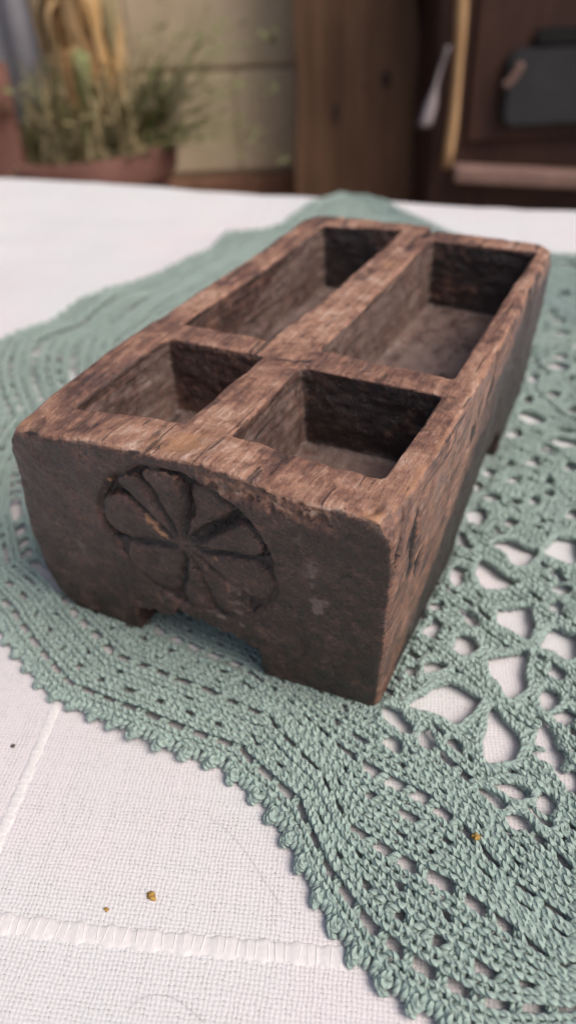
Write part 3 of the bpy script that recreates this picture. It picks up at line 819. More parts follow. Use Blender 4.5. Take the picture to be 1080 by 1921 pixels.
class Hole:
    def __init__(self, pts, big):
        p = np.array(pts, float); self.big = big
        self.c = p.mean(0)
        a = np.arctan2(*(p - self.c).T[::-1]); r = np.hypot(*(p - self.c).T)
        o = np.argsort(a); a, r = a[o], r[o]
        self.aa = np.linspace(-math.pi, math.pi, 73)
        # straight-sided outline as a radius per angle
        ps = p[o]; rr = []
        for t in self.aa:
            u = np.array([math.cos(t), math.sin(t)]); best = 0
            for i in range(len(ps)):
                q0, q1 = ps[i] - self.c, ps[(i + 1) % len(ps)] - self.c
                e = q1 - q0; den = u[0] * e[1] - u[1] * e[0]
                if abs(den) < 1e-9: continue
                s = (q0[0] * e[1] - q0[1] * e[0]) / den; w = (q0[0] * u[1] - q0[1] * u[0]) / den
                if s > 0 and -.001 <= w <= 1.001: best = max(best, s)
            rr.append(best)
        rr = np.array(rr)
        for _ in range(1):
            rr = np.r_[(rr[-2] + rr[0] + rr[1]) / 3, (rr[:-2] + rr[1:-1] + rr[2:]) / 3, (rr[-2] + rr[0] + rr[1]) / 3]
        self.r = rr + (.25 if big and rr.max() > 4 else .62)
        self.r = self.r * (1 + .07 * np.sin(self.aa * 3 + self.c[0]) + .05 * np.sin(self.aa * 5 + self.c[1]))
        rr = self.r
        self.rm = rr.max()
    def q(self, P):
        d = P - self.c
        return np.hypot(d[..., 0], d[..., 1]) / np.interp(np.arctan2(d[..., 1], d[..., 0]), self.aa, self.r)

def build_doily():
    holes = [Hole(p, b) for b, p in HOLES]
    camxy = np.array(CAM_POS[:2]) * 1000
    rows = []       # list of (d, base xy, T, N)
    def sample(d, sp, th0=60, th1=322, jit=.12):
        th = np.linspace(th0, th1, 6000)
        P = row_xy(th, d)
        s = np.r_[0, np.cumsum(np.hypot(*np.diff(P, axis=0).T))]
        sk = np.arange(0, s[-1], sp); sk = sk + (rng.random(len(sk)) - .5) * sp * jit * 2
        tk = np.interp(sk, s, th)
        e = .05
        B = row_xy(tk, d); T = row_xy(tk + e, d) - row_xy(tk - e, d)
        T /= np.linalg.norm(T, axis=1, keepdims=True)
        d2 = np.full(len(tk), d + 2.0); N = (row_xy(tk, d2) - B) / 2.0
        return sk, B, T, N
    def keep(B):
        """what the picture can see plus a margin; the lace pressed flat under the box is left out"""
        rel = (np.c_[B * .001, np.zeros(len(B))] - np.array(CAM_POS))
        X = rel @ np.array(RIGHT); Y = rel @ np.array(UP); Zc = rel @ np.array(FWD)
        vis = (Zc > .05) & (np.abs(X / Zc) < .386 + .03 / Zc) & (np.abs(Y / Zc) < .686 + .012 / Zc)
        under = (B[:, 0] > 16) & (B[:, 0] < 98) & (B[:, 1] > 42) & (B[:, 1] < 176)
        return vis & ~under & (np.hypot(*(B - CEN).T) > 9), Zc
    groups = {}
    def add(kind, P3, rad, near):
        groups.setdefault((kind, bool(near)), []).append((P3, rad))
    def place(tmpl, B, T, N, flip=None, zj=None, rotj=0.0):
        """curve template (K,3) in (along, inward, z) -> (n,K,3)"""
        a = np.repeat(tmpl[None, :, 0], len(B), 0); b = np.repeat(tmpl[None, :, 1], len(B), 0)
        if flip is not None: a = a * flip[:, None]
        if rotj:
            t = (rng.random((len(B), 1)) - .5) * rotj
            a, b = a * np.cos(t) - b * np.sin(t), a * np.sin(t) + b * np.cos(t)
        xy = B[:, None, :] + a[:, :, None] * T[:, None, :] + b[:, :, None] * N[:, None, :]
        z = np.repeat(tmpl[None, :, 2], len(B), 0)
        if zj is not None: z = z + zj[:, None]
        xy = xy + (rng.random(xy.shape) - .5) * .16
        return np.concatenate([xy, z[:, :, None]], 2)
    def emit(kind, tmpl, tmpl_far, B, T, N, rad, **kw):
        k, Zc = keep(B)
        for near in (True, False):
            m = k & ((Zc < .335) == near)
            if not m.any(): continue
            kw2 = {a: (b[m] if isinstance(b, np.ndarray) else b) for a, b in kw.items()}
            add(kind, place(tmpl if near else tmpl_far, B[m], T[m], N[m], **kw2), rad, near)
    A = np.array
    SP = 2.75
    G = A([1.46, 1.42, 1.16])
    # chain top: two legs of a teardrop loop, one link overlapping the next
    vl = A([(-.35, -.02, 1.1), (.35, -.50, 2.1), (1.2, -.84, 2.75), (2.0, -.74, 2.75), (2.75, -.10, 1.5)])
    vr = vl * A([1, -1, 1])
    vl, vr = vl * G, vr * G
    vlf, vrf = vl[[0, 1, 3, 4]], vr[[0, 1, 3, 4]]
    H = 5.4
    p1 = A([(-.5, .1, .9), (-.42, 1.0, 1.75), (-.25, 2.0, 2.05), (.1, 3.1, 1.7), (.2, 4.0, 1.1)])
    p2 = A([(.55, -.1, .9), (.55, .9, 1.5), (.45, 2.0, 1.6), (.3, 3.0, 1.8), (.1, 4.0, 1.2)])
    wr = A([(-1.0, 1.2, .8), (-.75, 1.5, 1.9), (0, 2.0, 2.55), (.75, 2.6, 2.1), (1.0, 2.9, .8)])
    wr2 = A([(-.95, 3.1, .8), (-.5, 3.5, 1.9), (.1, 3.9, 2.15), (.75, 4.3, 1.7), (.95, 4.7, .8)])
    p1, p2, wr, wr2 = p1 * G, p2 * G, wr * G, wr2 * G
    p1f, p2f, wrf = p1[[0, 2, 4]], p2[[0, 2, 4]], wr[[0, 2, 4]]
    RAD = .86
    def gaps(sk, d, phase):
        return ((sk / 8.6 + phase) % 1.0)
    def chain(d, zup=0.0, sp=SP, kind='stitches'):
        sk, B, T, N = sample(d, sp)
        zj = (rng.random(len(B)) - .5) * .35 + zup
        emit(kind, vl, vlf, B, T, N, RAD, zj=zj, rotj=.12)
        emit(kind, vr, vrf, B, T, N, RAD, zj=zj, rotj=.12)
    def posts(d, mask=None, zup=0.0, dens=1.0, sy=1.0):
        sk, B, T, N = sample(d, SP / dens)
        m = np.ones(len(B), bool) if mask is None else mask(sk, B)
        fl = np.where(rng.random(len(B)) < .5, 1.0, -1.0)
        zj = (rng.random(len(B)) - .5) * .3 + zup
        for kindt, tf in ((p1, p1f), (p2, p2f), (wr, wrf)):
            kindt, tf = kindt * A([1, sy, 1]), tf * A([1, sy, 1])
            emit('stitches', kindt, tf, B[m], T[m], N[m], RAD, flip=fl[m], zj=zj[m], rotj=.3)
        m2 = m & (rng.random(len(B)) < .12)
        emit('stitches', wr2, wr2[[0, 2, 4]], B[m2], T[m2], N[m2], RAD, flip=-fl[m2], zj=zj[m2], rotj=.5)
    farm = lambda B: (np.hypot(*(B - camxy).T) > 230) & (B[:, 0] < 40)
    # --- picot edging
    sk, B, T, N = sample(.3, 2.15)
    lift = 0.0
    e1 = A([(.1, 3.0, .8), (-.3, 2.2, 1.9), (0, 1.0, 2.5), (.25, -.3, 2.0), (.1, -1.2, .8)])
    emit('edging', e1, e1[[0, 2, 4]], B, T, N, .96, rotj=.75)
    e2 = A([(-.9, 2.2, 1.9), (-.1, 1.6, 2.6), (.9, 1.9, 2.5), (1.5, 2.5, 1.7)])
    emit('edging', e2, e2[[0, 1, 3]], B[::2], T[::2], N[::2], .9, rotj=.9)
    chain(3.3, .0, 2.75, 'edging')
    # --- short posts that leave the row of gaps
    sk, B, T, N = sample(3.8, 4.3, jit=.05)
    for off in (-.75, .7):
        pp = A([(off, -.5, .9), (off * .8 + .3, 1.4, 1.9), (off * .9, 3.8, 1.8), (off, 5.6, 1.2)])
        sel = np.arange(len(B)) % 2 == 0
        emit('edging', pp, pp[[0, 1, 3]], B[sel], T[sel], N[sel], .82, rotj=.3)
    # --- rows
    chain(9.4, .3)
    # rows from the rim inwards: d dense, m square mesh, s shells, f fan clusters with gaps
    d = 9.8
    plan = ('s', 'd', 'm', 'd', 's', 'm', 'd', 'd', 'm', 's') * 6
    for i, kind in enumerate(plan):
        if d > 315: break
        hh = {'d': 5.0, 's': 5.8, 'm': 7.0}[kind]
        ph = .5 * (i % 2)
        def mk(sk, B, ph=ph, kind=kind):
            if kind == 'd': return (rng.random(len(B)) > .04) & (((sk / 13.1 + ph + .15 * np.sin(sk / 17)) % 1.0) > .17) & ~(farm(B) & (((sk / 5.2 + ph) % 1.0) < .35))
            per, fill = (8.6, .34) if kind == 'm' else (11.4, .68)
            loose = 1 + .0 * sk
            return ((sk / per + ph + .10 * np.sin(sk / 31) + .03 * np.sin(sk / 9.3 + d)) % 1.0) < fill * np.where(farm(B), .7, 1.0)
        stretch = hh / 5.4
        posts(d, mk, sy=stretch)
        chain(d + hh, .1 + (.7 if kind == 'd' and i % 4 == 1 else 0))
        d += hh
    # --- rims of the larger openings
    for hl in holes:
        if not hl.big or hl.rm < 4: continue
        t = np.linspace(-math.pi, math.pi, 400)
        rr = np.interp(t, hl.aa, hl.r) * 1.0 + .9
        P = hl.c + np.stack([rr * np.cos(t), rr * np.sin(t)], 1)
        s = np.r_[0, np.cumsum(np.hypot(*np.diff(P, axis=0).T))]
        nk = max(6, int(s[-1] / 2.1)); sk = np.arange(nk) * s[-1] / nk
        tk = np.interp(sk, s, t)
        B = np.stack([np.interp(sk, s, P[:, 0]), np.interp(sk, s, P[:, 1])], 1)
        T = np.roll(B, -1, 0) - np.roll(B, 1, 0); T /= np.linalg.norm(T, axis=1, keepdims=True)
        N = B - hl.c; N /= np.linalg.norm(N, axis=1, keepdims=True)
        zj = np.full(len(B), .2)
        for tm in (vl, vr):
            emit('rims', tm, tm[[0, 2, 4]], B, T, N, RAD, zj=zj, rotj=.2)
    # ---- push the yarn out of the openings, then sweep tubes
    def open_up(P3):
        xy = P3[..., :2].copy(); bad = np.zeros(len(P3), bool)
        for hl in holes:
            near = (np.abs(xy[:, :, 0] - hl.c[0]) < hl.rm * 1.8 + 1) & (np.abs(xy[:, :, 1] - hl.c[1]) < hl.rm * 1.8 + 1)
            if not near.any(): continue
            rown = near.any(1)
            p = xy[rown]
            q = hl.q(p)
            W = 1 + 2.2 / hl.rm
            q2 = np.where(q < W, 1 + q / W * (W - 1), q)
            mid = q[:, q.shape[1] // 2]
            b = (q.min(1) < (.62 if hl.big else .45)) | (mid < .75)
            dlt = p - hl.c
            p2 = hl.c + dlt * (q2 / np.maximum(q, .05))[..., None]
            xy[rown] = p2
            idx = np.where(rown)[0]
            bad[idx[b]] = True
        return np.concatenate([xy, P3[..., 2:]], -1)[~bad]
    def zlift(P):
        """the lace does not lie quite flat; its near-left rim stands up a little"""
        x, y = P[..., 0].ravel(), P[..., 1].ravel()
        q = np.stack([x, y, 0 * x], 1)
        w = np.clip(vnoise(q, 22, 3) * .7 + vnoise(q, 9, 5) * .35, -.35, 1.2)
        hgt = w
        dd = np.hypot(x - 52, y + 27)
        hgt = hgt + 2.0 * np.exp(-(dd / 20) ** 2) + 1.2 * np.exp(-(np.hypot(x - 150, y + 45) / 16) ** 2)
        edge_in = (x > -14) & (x < 122) & (y > -1) & (y < 210)
        hgt = np.where(edge_in, np.minimum(hgt, 0.0), hgt)
        far_left = sstep(-20, -70, x)
        hgt = hgt + far_left * (1.6 + 2.6 * vnoise(q, 34, 71, (1, 1, 1)) + 1.4 * vnoise(q, 15, 72))
        return hgt.reshape(P.shape[:-1])
    def tubes(P3, rad, sides):
        n, K, _ = P3.shape
        Tn = np.gradient(P3, axis=1); Tn /= np.linalg.norm(Tn, axis=2, keepdims=True) + 1e-9
        ref = np.array([0.13, .21, 1.0]); S = np.cross(Tn, ref); S /= np.linalg.norm(S, axis=2, keepdims=True) + 1e-9
        U = np.cross(S, Tn)
        an = 2 * math.pi * np.arange(sides) / sides
        tap = np.ones(K); tap[0] = tap[-1] = .72
        rr = rad * tap[None, :, None, None] * (1 + (rng.random((n, 1, 1, 1)) - .5) * .2)
        V = P3[:, :, None, :] + rr * (np.cos(an)[None, None, :, None] * S[:, :, None, :] + np.sin(an)[None, None, :, None] * U[:, :, None, :])
        I = np.arange(n * K * sides).reshape(n, K, sides)
        J = np.roll(I, -1, 2)
        Q = np.stack([I[:, :-1], J[:, :-1], J[:, 1:], I[:, 1:]], -1).reshape(-1, 4)
        L = np.concatenate([np.zeros((n, 1)), np.cumsum(np.linalg.norm(np.diff(P3, axis=1), axis=2), 1)], 1) + rng.random((n, 1)) * 5
        u0 = np.repeat(L[:, :-1, None], sides, 2); u1 = np.repeat(L[:, 1:, None], sides, 2)
        v0 = np.broadcast_to(np.arange(sides) / sides, u0.shape); v1 = v0 + 1 / sides
        uv = np.stack([np.stack([u0, v0], -1), np.stack([u0, v1], -1), np.stack([u1, v1], -1), np.stack([u1, v0], -1)], 3).reshape(-1, 2)
        return V.reshape(-1, 3), Q, uv
    def refine(P3, m):
        """smooth Catmull-Rom through the template points"""
        K = P3.shape[1]
        pad = np.concatenate([2 * P3[:, :1] - P3[:, 1:2], P3, 2 * P3[:, -1:] - P3[:, -2:-1]], 1)
        out = []
        for k in range(K - 1):
            a, b, c, e = pad[:, k], pad[:, k + 1], pad[:, k + 2], pad[:, k + 3]
            for t in np.arange(m) / m:
                out.append(.5 * (2 * b + (c - a) * t + (2 * a - 5 * b + 4 * c - e) * t * t + (3 * b - a - 3 * c + e) * t ** 3))
        out.append(P3[:, -1])
        return np.stack(out, 1)
    root = empty('crochet_doily')
    tag(root, 'large sage green crocheted cotton doily with scalloped picot edge under the box', 'doily')
    def mesh_of(chunks, near, name):
        Vs, Qs, Us, c = [], [], [], 0
        for P3, rad in chunks:
            P3 = open_up(P3) if name != 'picot' else P3
            if len(P3) == 0: continue
            P3 = P3.copy(); P3[..., 2] += zlift(P3)
            if near: P3 = refine(P3, 2)
            V, Q, U = tubes(P3, rad, 6 if near else 5)
            V[:, 2] = np.maximum(V[:, 2], .05)
            inb = (V[:, 0] > -9) & (V[:, 0] < 116.5) & (V[:, 1] > 3.5) & (V[:, 1] < 196)
            V[:, 2] = np.where(inb, np.minimum(V[:, 2], 2.3 + .1 * np.clip(V[:, 2] - 2.3, 0, 3)), V[:, 2])
            Vs.append(V); Qs.append(Q + c); Us.append(U); c += len(V)
        V = np.concatenate(Vs) * .001; V[:, 2] += TZ
        return np_mesh(name, V, np.concatenate(Qs), True, np.concatenate(Us))
    nm = {'stitches': 'crochet_stitches', 'edging': 'edging_stitches', 'rims': 'opening_rims'}
    tris = 0
    for (kind, near), chunks in groups.items():
        me = mesh_of(chunks, near, nm[kind])
        tris += len(me.polygons) * 2
        o = link_mesh(nm[kind], me, M_YARN, root); o['kind'] = 'stuff'
    # --- picots: small knots along the rim, one object each
    sk, B, T, N = sample(0.0, 8.6, jit=.1)
    k, Zc = keep(B)
    kn = [A([(-1.7, 1.2, 1.2), (-1.6, -.6, 1.9), (-.7, -1.9, 2.2), (.5, -2.3, 1.9), (1.3, -1.4, 1.1)]),
          A([(1.7, 1.2, 1.2), (1.9, -.4, 2.1), (1.0, -1.5, 2.5), (-.3, -1.9, 1.4)]),
          A([(-.9, -.2, 2.2), (-.2, -1.1, 2.9), (.7, -1.3, 2.7), (1.2, -.5, 2.0)]),
          A([(-1.4, -1.3, 1.3), (-.9, -2.5, 1.5), (.2, -2.9, 1.2), (1.2, -2.3, .9)]),
          A([(0.0, 1.6, 1.7), (-.4, .4, 2.8), (.1, -.7, 2.9), (.4, -1.6, 2.1)])]
    for j in np.where(k)[0]:
        near = Zc[j] < .335
        ch = [(place(t, B[j:j + 1], T[j:j + 1], N[j:j + 1], rotj=.8), .84) for t in kn]
        link_mesh('picot', mesh_of(ch, near, 'picot'), M_YARN, root)
    print('doily triangles', tris)
build_doily()

# ------------------------------------------------------------------ crumbs and hairs on the cloth
M_CRUMB = simple_mat('ochre crumb', (.30, .16, .03), (.52, .33, .10), 900, .7, .6, (1, 1, 1), .3, .0005)
M_SOIL = simple_mat('dark fleck', (.05, .045, .035), (.12, .10, .08), 900, .8, .5, (1, 1, 1), .2, .0004)
M_HAIR = simple_mat('grey hair', (.30, .27, .26), (.4, .37, .35), 200, .5, .0)
def crumb(x, y, z, r, label, mat, seed):
    bm = bmesh.new()
    bmesh.ops.create_icosphere(bm, subdivisions=3, radius=1)
    for v in bm.verts:
        n = mnoise.noise(v.co * 1.6 + Vector((seed, 0, 0))) + .5 * mnoise.noise(v.co * 4 + Vector((0, seed, 0)))
        v.co = Vector((v.co.x * 1.15, v.co.y * .95, v.co.z * .6)) * r * (1 + .95 * n)
    o = bm_obj('crumb', bm, mat, None, True, (x, y, z + r * .35))
    tag(o, label, 'crumb', 'crumbs on the cloth')
crumb(.0829, -.0702, TZ, .0010, 'ochre crumb on the bare linen just above the horizontal corded rib', M_CRUMB, 2.0)
crumb(.0740, -.0780, TZ, .0005, 'tiny orange crumb touching the top of the horizontal corded rib', M_CRUMB, 5.0)
crumb(.0161, -.0507, TZ, .0006, 'dark fleck on the linen left of the vertical corded rib', M_SOIL, 8.0)
crumb(.1552, -.0196, TZ + .0036, .0009, 'yellowish seed crumb caught in the green crochet stitches', M_CRUMB, 11.0)
def hair(pts, label):
    p = np.array([(q[0], q[1]) for q in pts]); k = np.linspace(0, len(p) - 1, 40)
    xy = np.stack([np.interp(k, np.arange(len(p)), p[:, c]) for c in (0, 1)], 1)
    for _ in range(14): xy[1:-1] = (xy[:-2] + xy[2:] + 2 * xy[1:-1]) / 4
    t = np.gradient(xy, axis=0); t /= np.linalg.norm(t, axis=1, keepdims=True); nn = np.stack([-t[:, 1], t[:, 0]], 1)
    rr = .000034; V = []
    for q in range(5):
        an = 2 * math.pi * q / 5
        V.append(np.c_[xy + nn * rr * math.cos(an), np.full(40, TZ + .00055 + rr * math.sin(an))])
    V = np.stack(V, 1).reshape(-1, 3); I = np.arange(200).reshape(40, 5); J = np.roll(I, -1, 1)
    o = link_mesh('hair', np_mesh('hair', V, np.stack([I[:-1], J[:-1], J[1:], I[1:]], -1).reshape(-1, 4)), M_HAIR)
    tag(o, label, 'hair', 'stray hairs on the cloth')
hair([(0.0855, -0.0446), (0.0924, -0.0458), (0.1016, -0.0498), (0.1089, -0.0543), (0.1152, -0.0573)], 'thin dark hair lying on the linen beside the picot edge')
hair([(0.0933, -0.0949), (0.0939, -0.0919), (0.0967, -0.0888), (0.1019, -0.0873), (0.1084, -0.0882), (0.1110, -0.0888)], 'thin curved hair on the linen below the horizontal rib')

# ------------------------------------------------------------------ background, set square to the view direction
BG_ANG = math.atan2(.479516, .877533)
FH = Vector((-.479516, .877533, 0))
def bg_root(name, D, u=0.0, z=0.0, rz=0.0):
    rh = Vector((.877533, .479516, 0))
    o = empty(name, Vector((CAM_POS[0], CAM_POS[1], 0)) + FH * D + rh * u + Vector((0, 0, z)), BG_ANG + rz)
    return o
GZ = -0.75
M_BLOCK = simple_mat('beige block', (.52, .41, .275), (.66, .53, .375), 7, .9, .5, (1, 1, 1), .1, .004)
M_MORTAR = simple_mat('mortar', (.42, .33, .225), (.5, .4, .285), 60, .95, .5, (1, 1, 1), .1, .003)
M_PLINTH = simple_mat('brick red plinth', (.20, .10, .065), (.30, .17, .11), 20, .9, .4, (1, 1, 1), .1, .003)
M_GROUND = simple_mat('paving', (.20, .16, .125), (.28, .23, .19), 7, .95, .4, (1, 1, 1), .1, .004)
M_PLANK = simple_mat('weathered plank', (.085, .047, .028), (.25, .14, .085), 9, .75, .5, (1, 1, .12), .2, .004)
M_CAB = simple_mat('dark brown stained wood', (.028, .013, .011), (.07, .032, .022), 10, .5, .3, (1, 1, .2), .3, .002)
M_BLACK = simple_mat('charcoal panel', (.022, .022, .025), (.036, .037, .041), 12, .45, .1, (1, 1, 1), .4, .001)
M_BLACK2 = simple_mat('black panel top', (.008, .008, .008), (.014, .013, .013), 12, .5, .1)
M_LEDGE = simple_mat('pinkish brown ledge', (.15, .09, .075), (.25, .155, .13), 15, .7, .3)
M_STICK = simple_mat('pale peeled stick', (.38, .22, .10), (.56, .37, .2), 25, .7, .5, (1, 1, .3))
M_TAG = simple_mat('faded paper', (.24, .20, .21), (.36, .31, .32), 20, .85, .2)
M_TERRA = simple_mat('terracotta', (.12, .055, .042), (.22, .11, .088), 18, .85, .4, (1, 1, 1), .15, .002)
M_EARTH = simple_mat('potting soil', (.09, .065, .045), (.2, .15, .11), 40, .95, .8, (1, 1, 1), .1, .006)
M_DRY = simple_mat('dry ochre leaf', (.42, .24, .09), (.66, .45, .24), 30, .7, .4, (1, 1, .3))
M_DRYB = simple_mat('brown dead leaf', (.16, .085, .035), (.34, .2, .09), 30, .7, .4)
M_GREEN = simple_mat('green leaf', (.085, .10, .032), (.24, .26, .11), 25, .6, .2)
M_PALE = simple_mat('pale dry grass', (.21, .16, .085), (.40, .33, .18), 25, .7, .2)
M_GREY = simple_mat('grey sheet metal', (.13, .125, .14), (.2, .195, .215), 10, .6, .2)

gr = bpy.data.meshes.new('ground')
gr.from_pydata([(-40, -40, GZ), (40, -40, GZ), (40, 40, GZ), (-40, 40, GZ)], [], [(0, 1, 2, 3)])
tag(link_mesh('ground', gr, M_GROUND), kind='structure')

wall = bg_root('block_wall', 1.75, 0, GZ)
tag(wall, 'beige concrete block wall behind the table', 'wall')
box_obj('mortar', (-1.6, 1.6, .012, .19, 0, 1.35), M_MORTAR, wall)
box_obj('plinth', (-1.62, 1.62, -.015, .20, 0, .515 - .006), M_PLINTH, wall, .006)
rows_h = [(.515, .1, -.065), (.712, .1, .13), (.909, .1, -.07), (1.106, .1, .125)]
for k, (h0, _, uj) in enumerate(rows_h):
    u = uj - .4 * 4
    while u < 1.6:
        a, b = max(u + .0005, -1.6), min(u + .3995, 1.6)
        if b - a > .05:
            dy = random.uniform(-.0015, .0015)
            box_obj('block', (a, b, 0 + dy, .10, h0 + .003, h0 + .194), M_BLOCK, wall, .007)
        u += .4

pl = bg_root('wooden_post', 1.62, 0, GZ)
tag(pl, 'broad weathered brown wooden post standing against the block wall', 'post')
bm = bmesh.new()
nz_, nx_ = 60, 14
for side in (0, 1):
    pass
def plank_mesh():
    vs, qs = [], []
    H_, w0, w1 = 1.6, (.048, .335), (.062, .278)
    prof = []
    for i in range(nz_ + 1):
        f = i / nz_
        z = f * H_
        f2 = (z - .515) / .32            # widths measured between table height and frame top
        xl_, xr_ = .055 + .007 * f2, .313 - .032 * f2
        xl_ += .003 * math.sin(z * 21); xr_ += .003 * math.sin(z * 17 + 2)
        ring = []
        for k in range(nx_ + 1):
            g = k / nx_
            ring.append((xl_ + (xr_ - xl_) * g, -.004 * math.sin(g * math.pi) + .003 * mnoise.noise((g * 9, z * 1.4, 0)) + .0, z))
        ring += [(xr_, .05, z), (xl_, .05, z)]
        prof.append(ring)
    n = len(prof[0])
    for r in prof: vs += r
    for i in range(nz_):
        for k in range(n):
            qs.append((i * n + k, i * n + (k + 1) % n, (i + 1) * n + (k + 1) % n, (i + 1) * n + k))
    qs.append(tuple(range(n - 1, -1, -1))); qs.append(tuple(nz_ * n + k for k in range(n)))
    me = bpy.data.meshes.new('plank'); me.from_pydata(vs, [], qs); me.update()
    return me
link_mesh('plank', plank_mesh(), M_PLANK, pl)
bm.free()
M_KNOT = simple_mat('dark knot', (.045, .026, .022), (.08, .045, .035), 30, .8, .3)
for (u, z, a, b) in ((.137, .645, .011, .026), (.23, .70, .012, .018), (.19, .69, .008, .015)):
    bmk = bmesh.new(); bmesh.ops.create_uvsphere(bmk, u_segments=14, v_segments=8, radius=1)
    for v in bmk.verts: v.co = Vector((v.co.x * a, v.co.y * .0035 - .001, v.co.z * b))
    bm_obj('knot', bmk, M_KNOT, pl, True, (u, 0, z))

cb = bg_root('wooden_cabinet', 1.45, 0, GZ)
tag(cb, 'dark brown cabinet with a rounded charcoal panel and a slanting ledge', 'cabinet')
box_obj('carcass', (.290, 1.05, .012, .29, 0, 1.25), M_CAB, cb, .006)
box_obj('stile', (.292, .345, -.004, .0118, .0, 1.24), M_CAB, cb, .003)
box_obj('door', (.352, 1.04, -.002, .0115, .62, 1.24), M_CAB, cb, .004)
bml = bmesh.new()
box_bm(bml, .329, .95, -.045, -.001, -.0125, .0125, .004, Matrix.Translation((0, 0, .576)) @ Matrix.Translation((.33, 0, 0)) @ Matrix.Rotation(R(5.6), 4, 'Y') @ Matrix.Translation((-.33, 0, 0)))
bm_obj('ledge', bml, M_LEDGE, cb)
def rounded(name, x0, x1, z0, z1, y0, y1, r, mat, parent):
    bm = bmesh.new(); pts = []
    for (cx, cz, a0) in ((x1 - r, z1 - r, 0), (x0 + r, z1 - r, 90), (x0 + r, z0 + r, 180), (x1 - r, z0 + r, 270)):
        for k in range(9):
            a = R(a0 + k * 90 / 8); pts.append((cx + r * math.cos(a), cz + r * math.sin(a)))
    f = bm.faces.new([bm.verts.new((p[0], y0, p[1])) for p in pts])
    e = bmesh.ops.extrude_face_region(bm, geom=[f])
    bmesh.ops.translate(bm, vec=(0, y1 - y0, 0), verts=[v for v in e['geom'] if isinstance(v, bmesh.types.BMVert)])
    bmesh.ops.bevel(bm, geom=[ed for ed in bm.edges if abs(ed.verts[0].co.y - ed.verts[1].co.y) < 1e-6], offset=.004, segments=2, affect='EDGES')
    return bm_obj(name, bm, mat, parent)
pn = rounded('panel', .408, .80, .645, .762, -.022, -.0022, .022, M_BLACK, cb)
rounded('panel_top', .45, .80, .7645, .79, -.016, -.0022, .011, M_BLACK2, pn)
bmc = bmesh.new()
path = [(.428, .742), (.420, .728), (.412, .716), (.403, .711)]
for i in range(len(path) - 1):
    (x0, z0), (x1, z1) = path[i], path[i + 1]
    c = Vector(((x0 + x1) / 2, -.026, (z0 + z1) / 2)); ln = math.hypot(x1 - x0, z1 - z0); an = math.atan2(z1 - z0, x1 - x0)
    box_bm(bmc, -ln * .62, ln * .62, -.003, .003, -.0065, .0065, .0025, Matrix.Translation(c) @ Matrix.Rotation(-an, 4, 'Y'))
bm_obj('splinter', bmc, M_LEDGE, cb, True)

st = bg_root('stick', 1.40, 0, GZ)
tag(st, 'pale peeled stick leaning upright against the dark cabinet', 'stick')
bms = bmesh.new(); prev = None
for i in range(25):
    f = i / 24; z = .585 + f * .68
    cx = .318 + .008 * f + .004 * math.sin(f * 9); ry = .0085 + .0012 * math.sin(f * 23)
    ring = [bms.verts.new((cx + ry * math.cos(2 * math.pi * k / 10), .028 + ry * .8 * math.sin(2 * math.pi * k / 10), z)) for k in range(10)]
    if prev:
        for k in range(10): bms.faces.new((prev[k], prev[(k + 1) % 10], ring[(k + 1) % 10], ring[k]))
    else: bms.faces.new(ring)
    prev = ring
bms.faces.new(prev)
bm_obj('shaft', bms, M_STICK, st, True)

tg = bg_root('paper_tag', 1.42, 0, GZ)
tag(tg, 'faded white paper tag hanging at the left edge of the cabinet', 'tag')
bmt = bmesh.new(); prev = None
for i in range(13):
    f = i / 12
    cx = .303 - .033 * f; w = .004 + .0085 * sstep(.45, .8, np.float64(f)); z = .775 - .118 * f
    y = .006 * math.sin(f * 5)
    a = [bmt.verts.new((cx - w, y, z)), bmt.verts.new((cx, y - .003, z - .002)), bmt.verts.new((cx + w, y, z)), bmt.verts.new((cx, y + .001, z - .002))]
    if prev:
        for k in range(4): bmt.faces.new((prev[k], prev[(k + 1) % 4], a[(k + 1) % 4], a[k]))
    else: bmt.faces.new(a)
    prev = a
bmt.faces.new(prev)
bm_obj('strip', bmt, M_TAG, tg, True)

# pot with dead leaves and weeds
POT_D = 1.42
pot = bg_root('plant_pot', POT_D, -.325, GZ)
tag(pot, 'wide terracotta pot of weeds on the left behind the table', 'plant pot')
PH = .66
def lathe(bm, prof, n=48):
    prev = None
    for (r, z) in prof:
        ring = [bm.verts.new((r * math.cos(2 * math.pi * k / n), r * math.sin(2 * math.pi * k / n), z)) for k in range(n)]
        if prev:
            for k in range(n): bm.faces.new((prev[k], prev[(k + 1) % n], ring[(k + 1) % n], ring[k]))
        prev = ring
    return prev
bm = bmesh.new(); lathe(bm, [(.002, 0), (.105, 0), (.112, .01), (.145, PH - .055), (.147, PH - .05), (.160, PH - .05), (.163, PH - .045), (.166, PH - .006), (.162, PH), (.150, PH), (.147, PH - .006), (.143, PH - .05), (.14, PH - .06)])
bm_obj('pot', bm, M_TERRA, pot, True)
bm = bmesh.new(); e = lathe(bm, [(.142, PH - .03), (.12, PH - .022), (.07, PH - .012), (.02, PH - .01), (.002, PH - .01)])
for v in bm.verts: v.co.z += .006 * mnoise.noise(v.co * 40)
bm_obj('soil', bm, M_EARTH, pot, True)

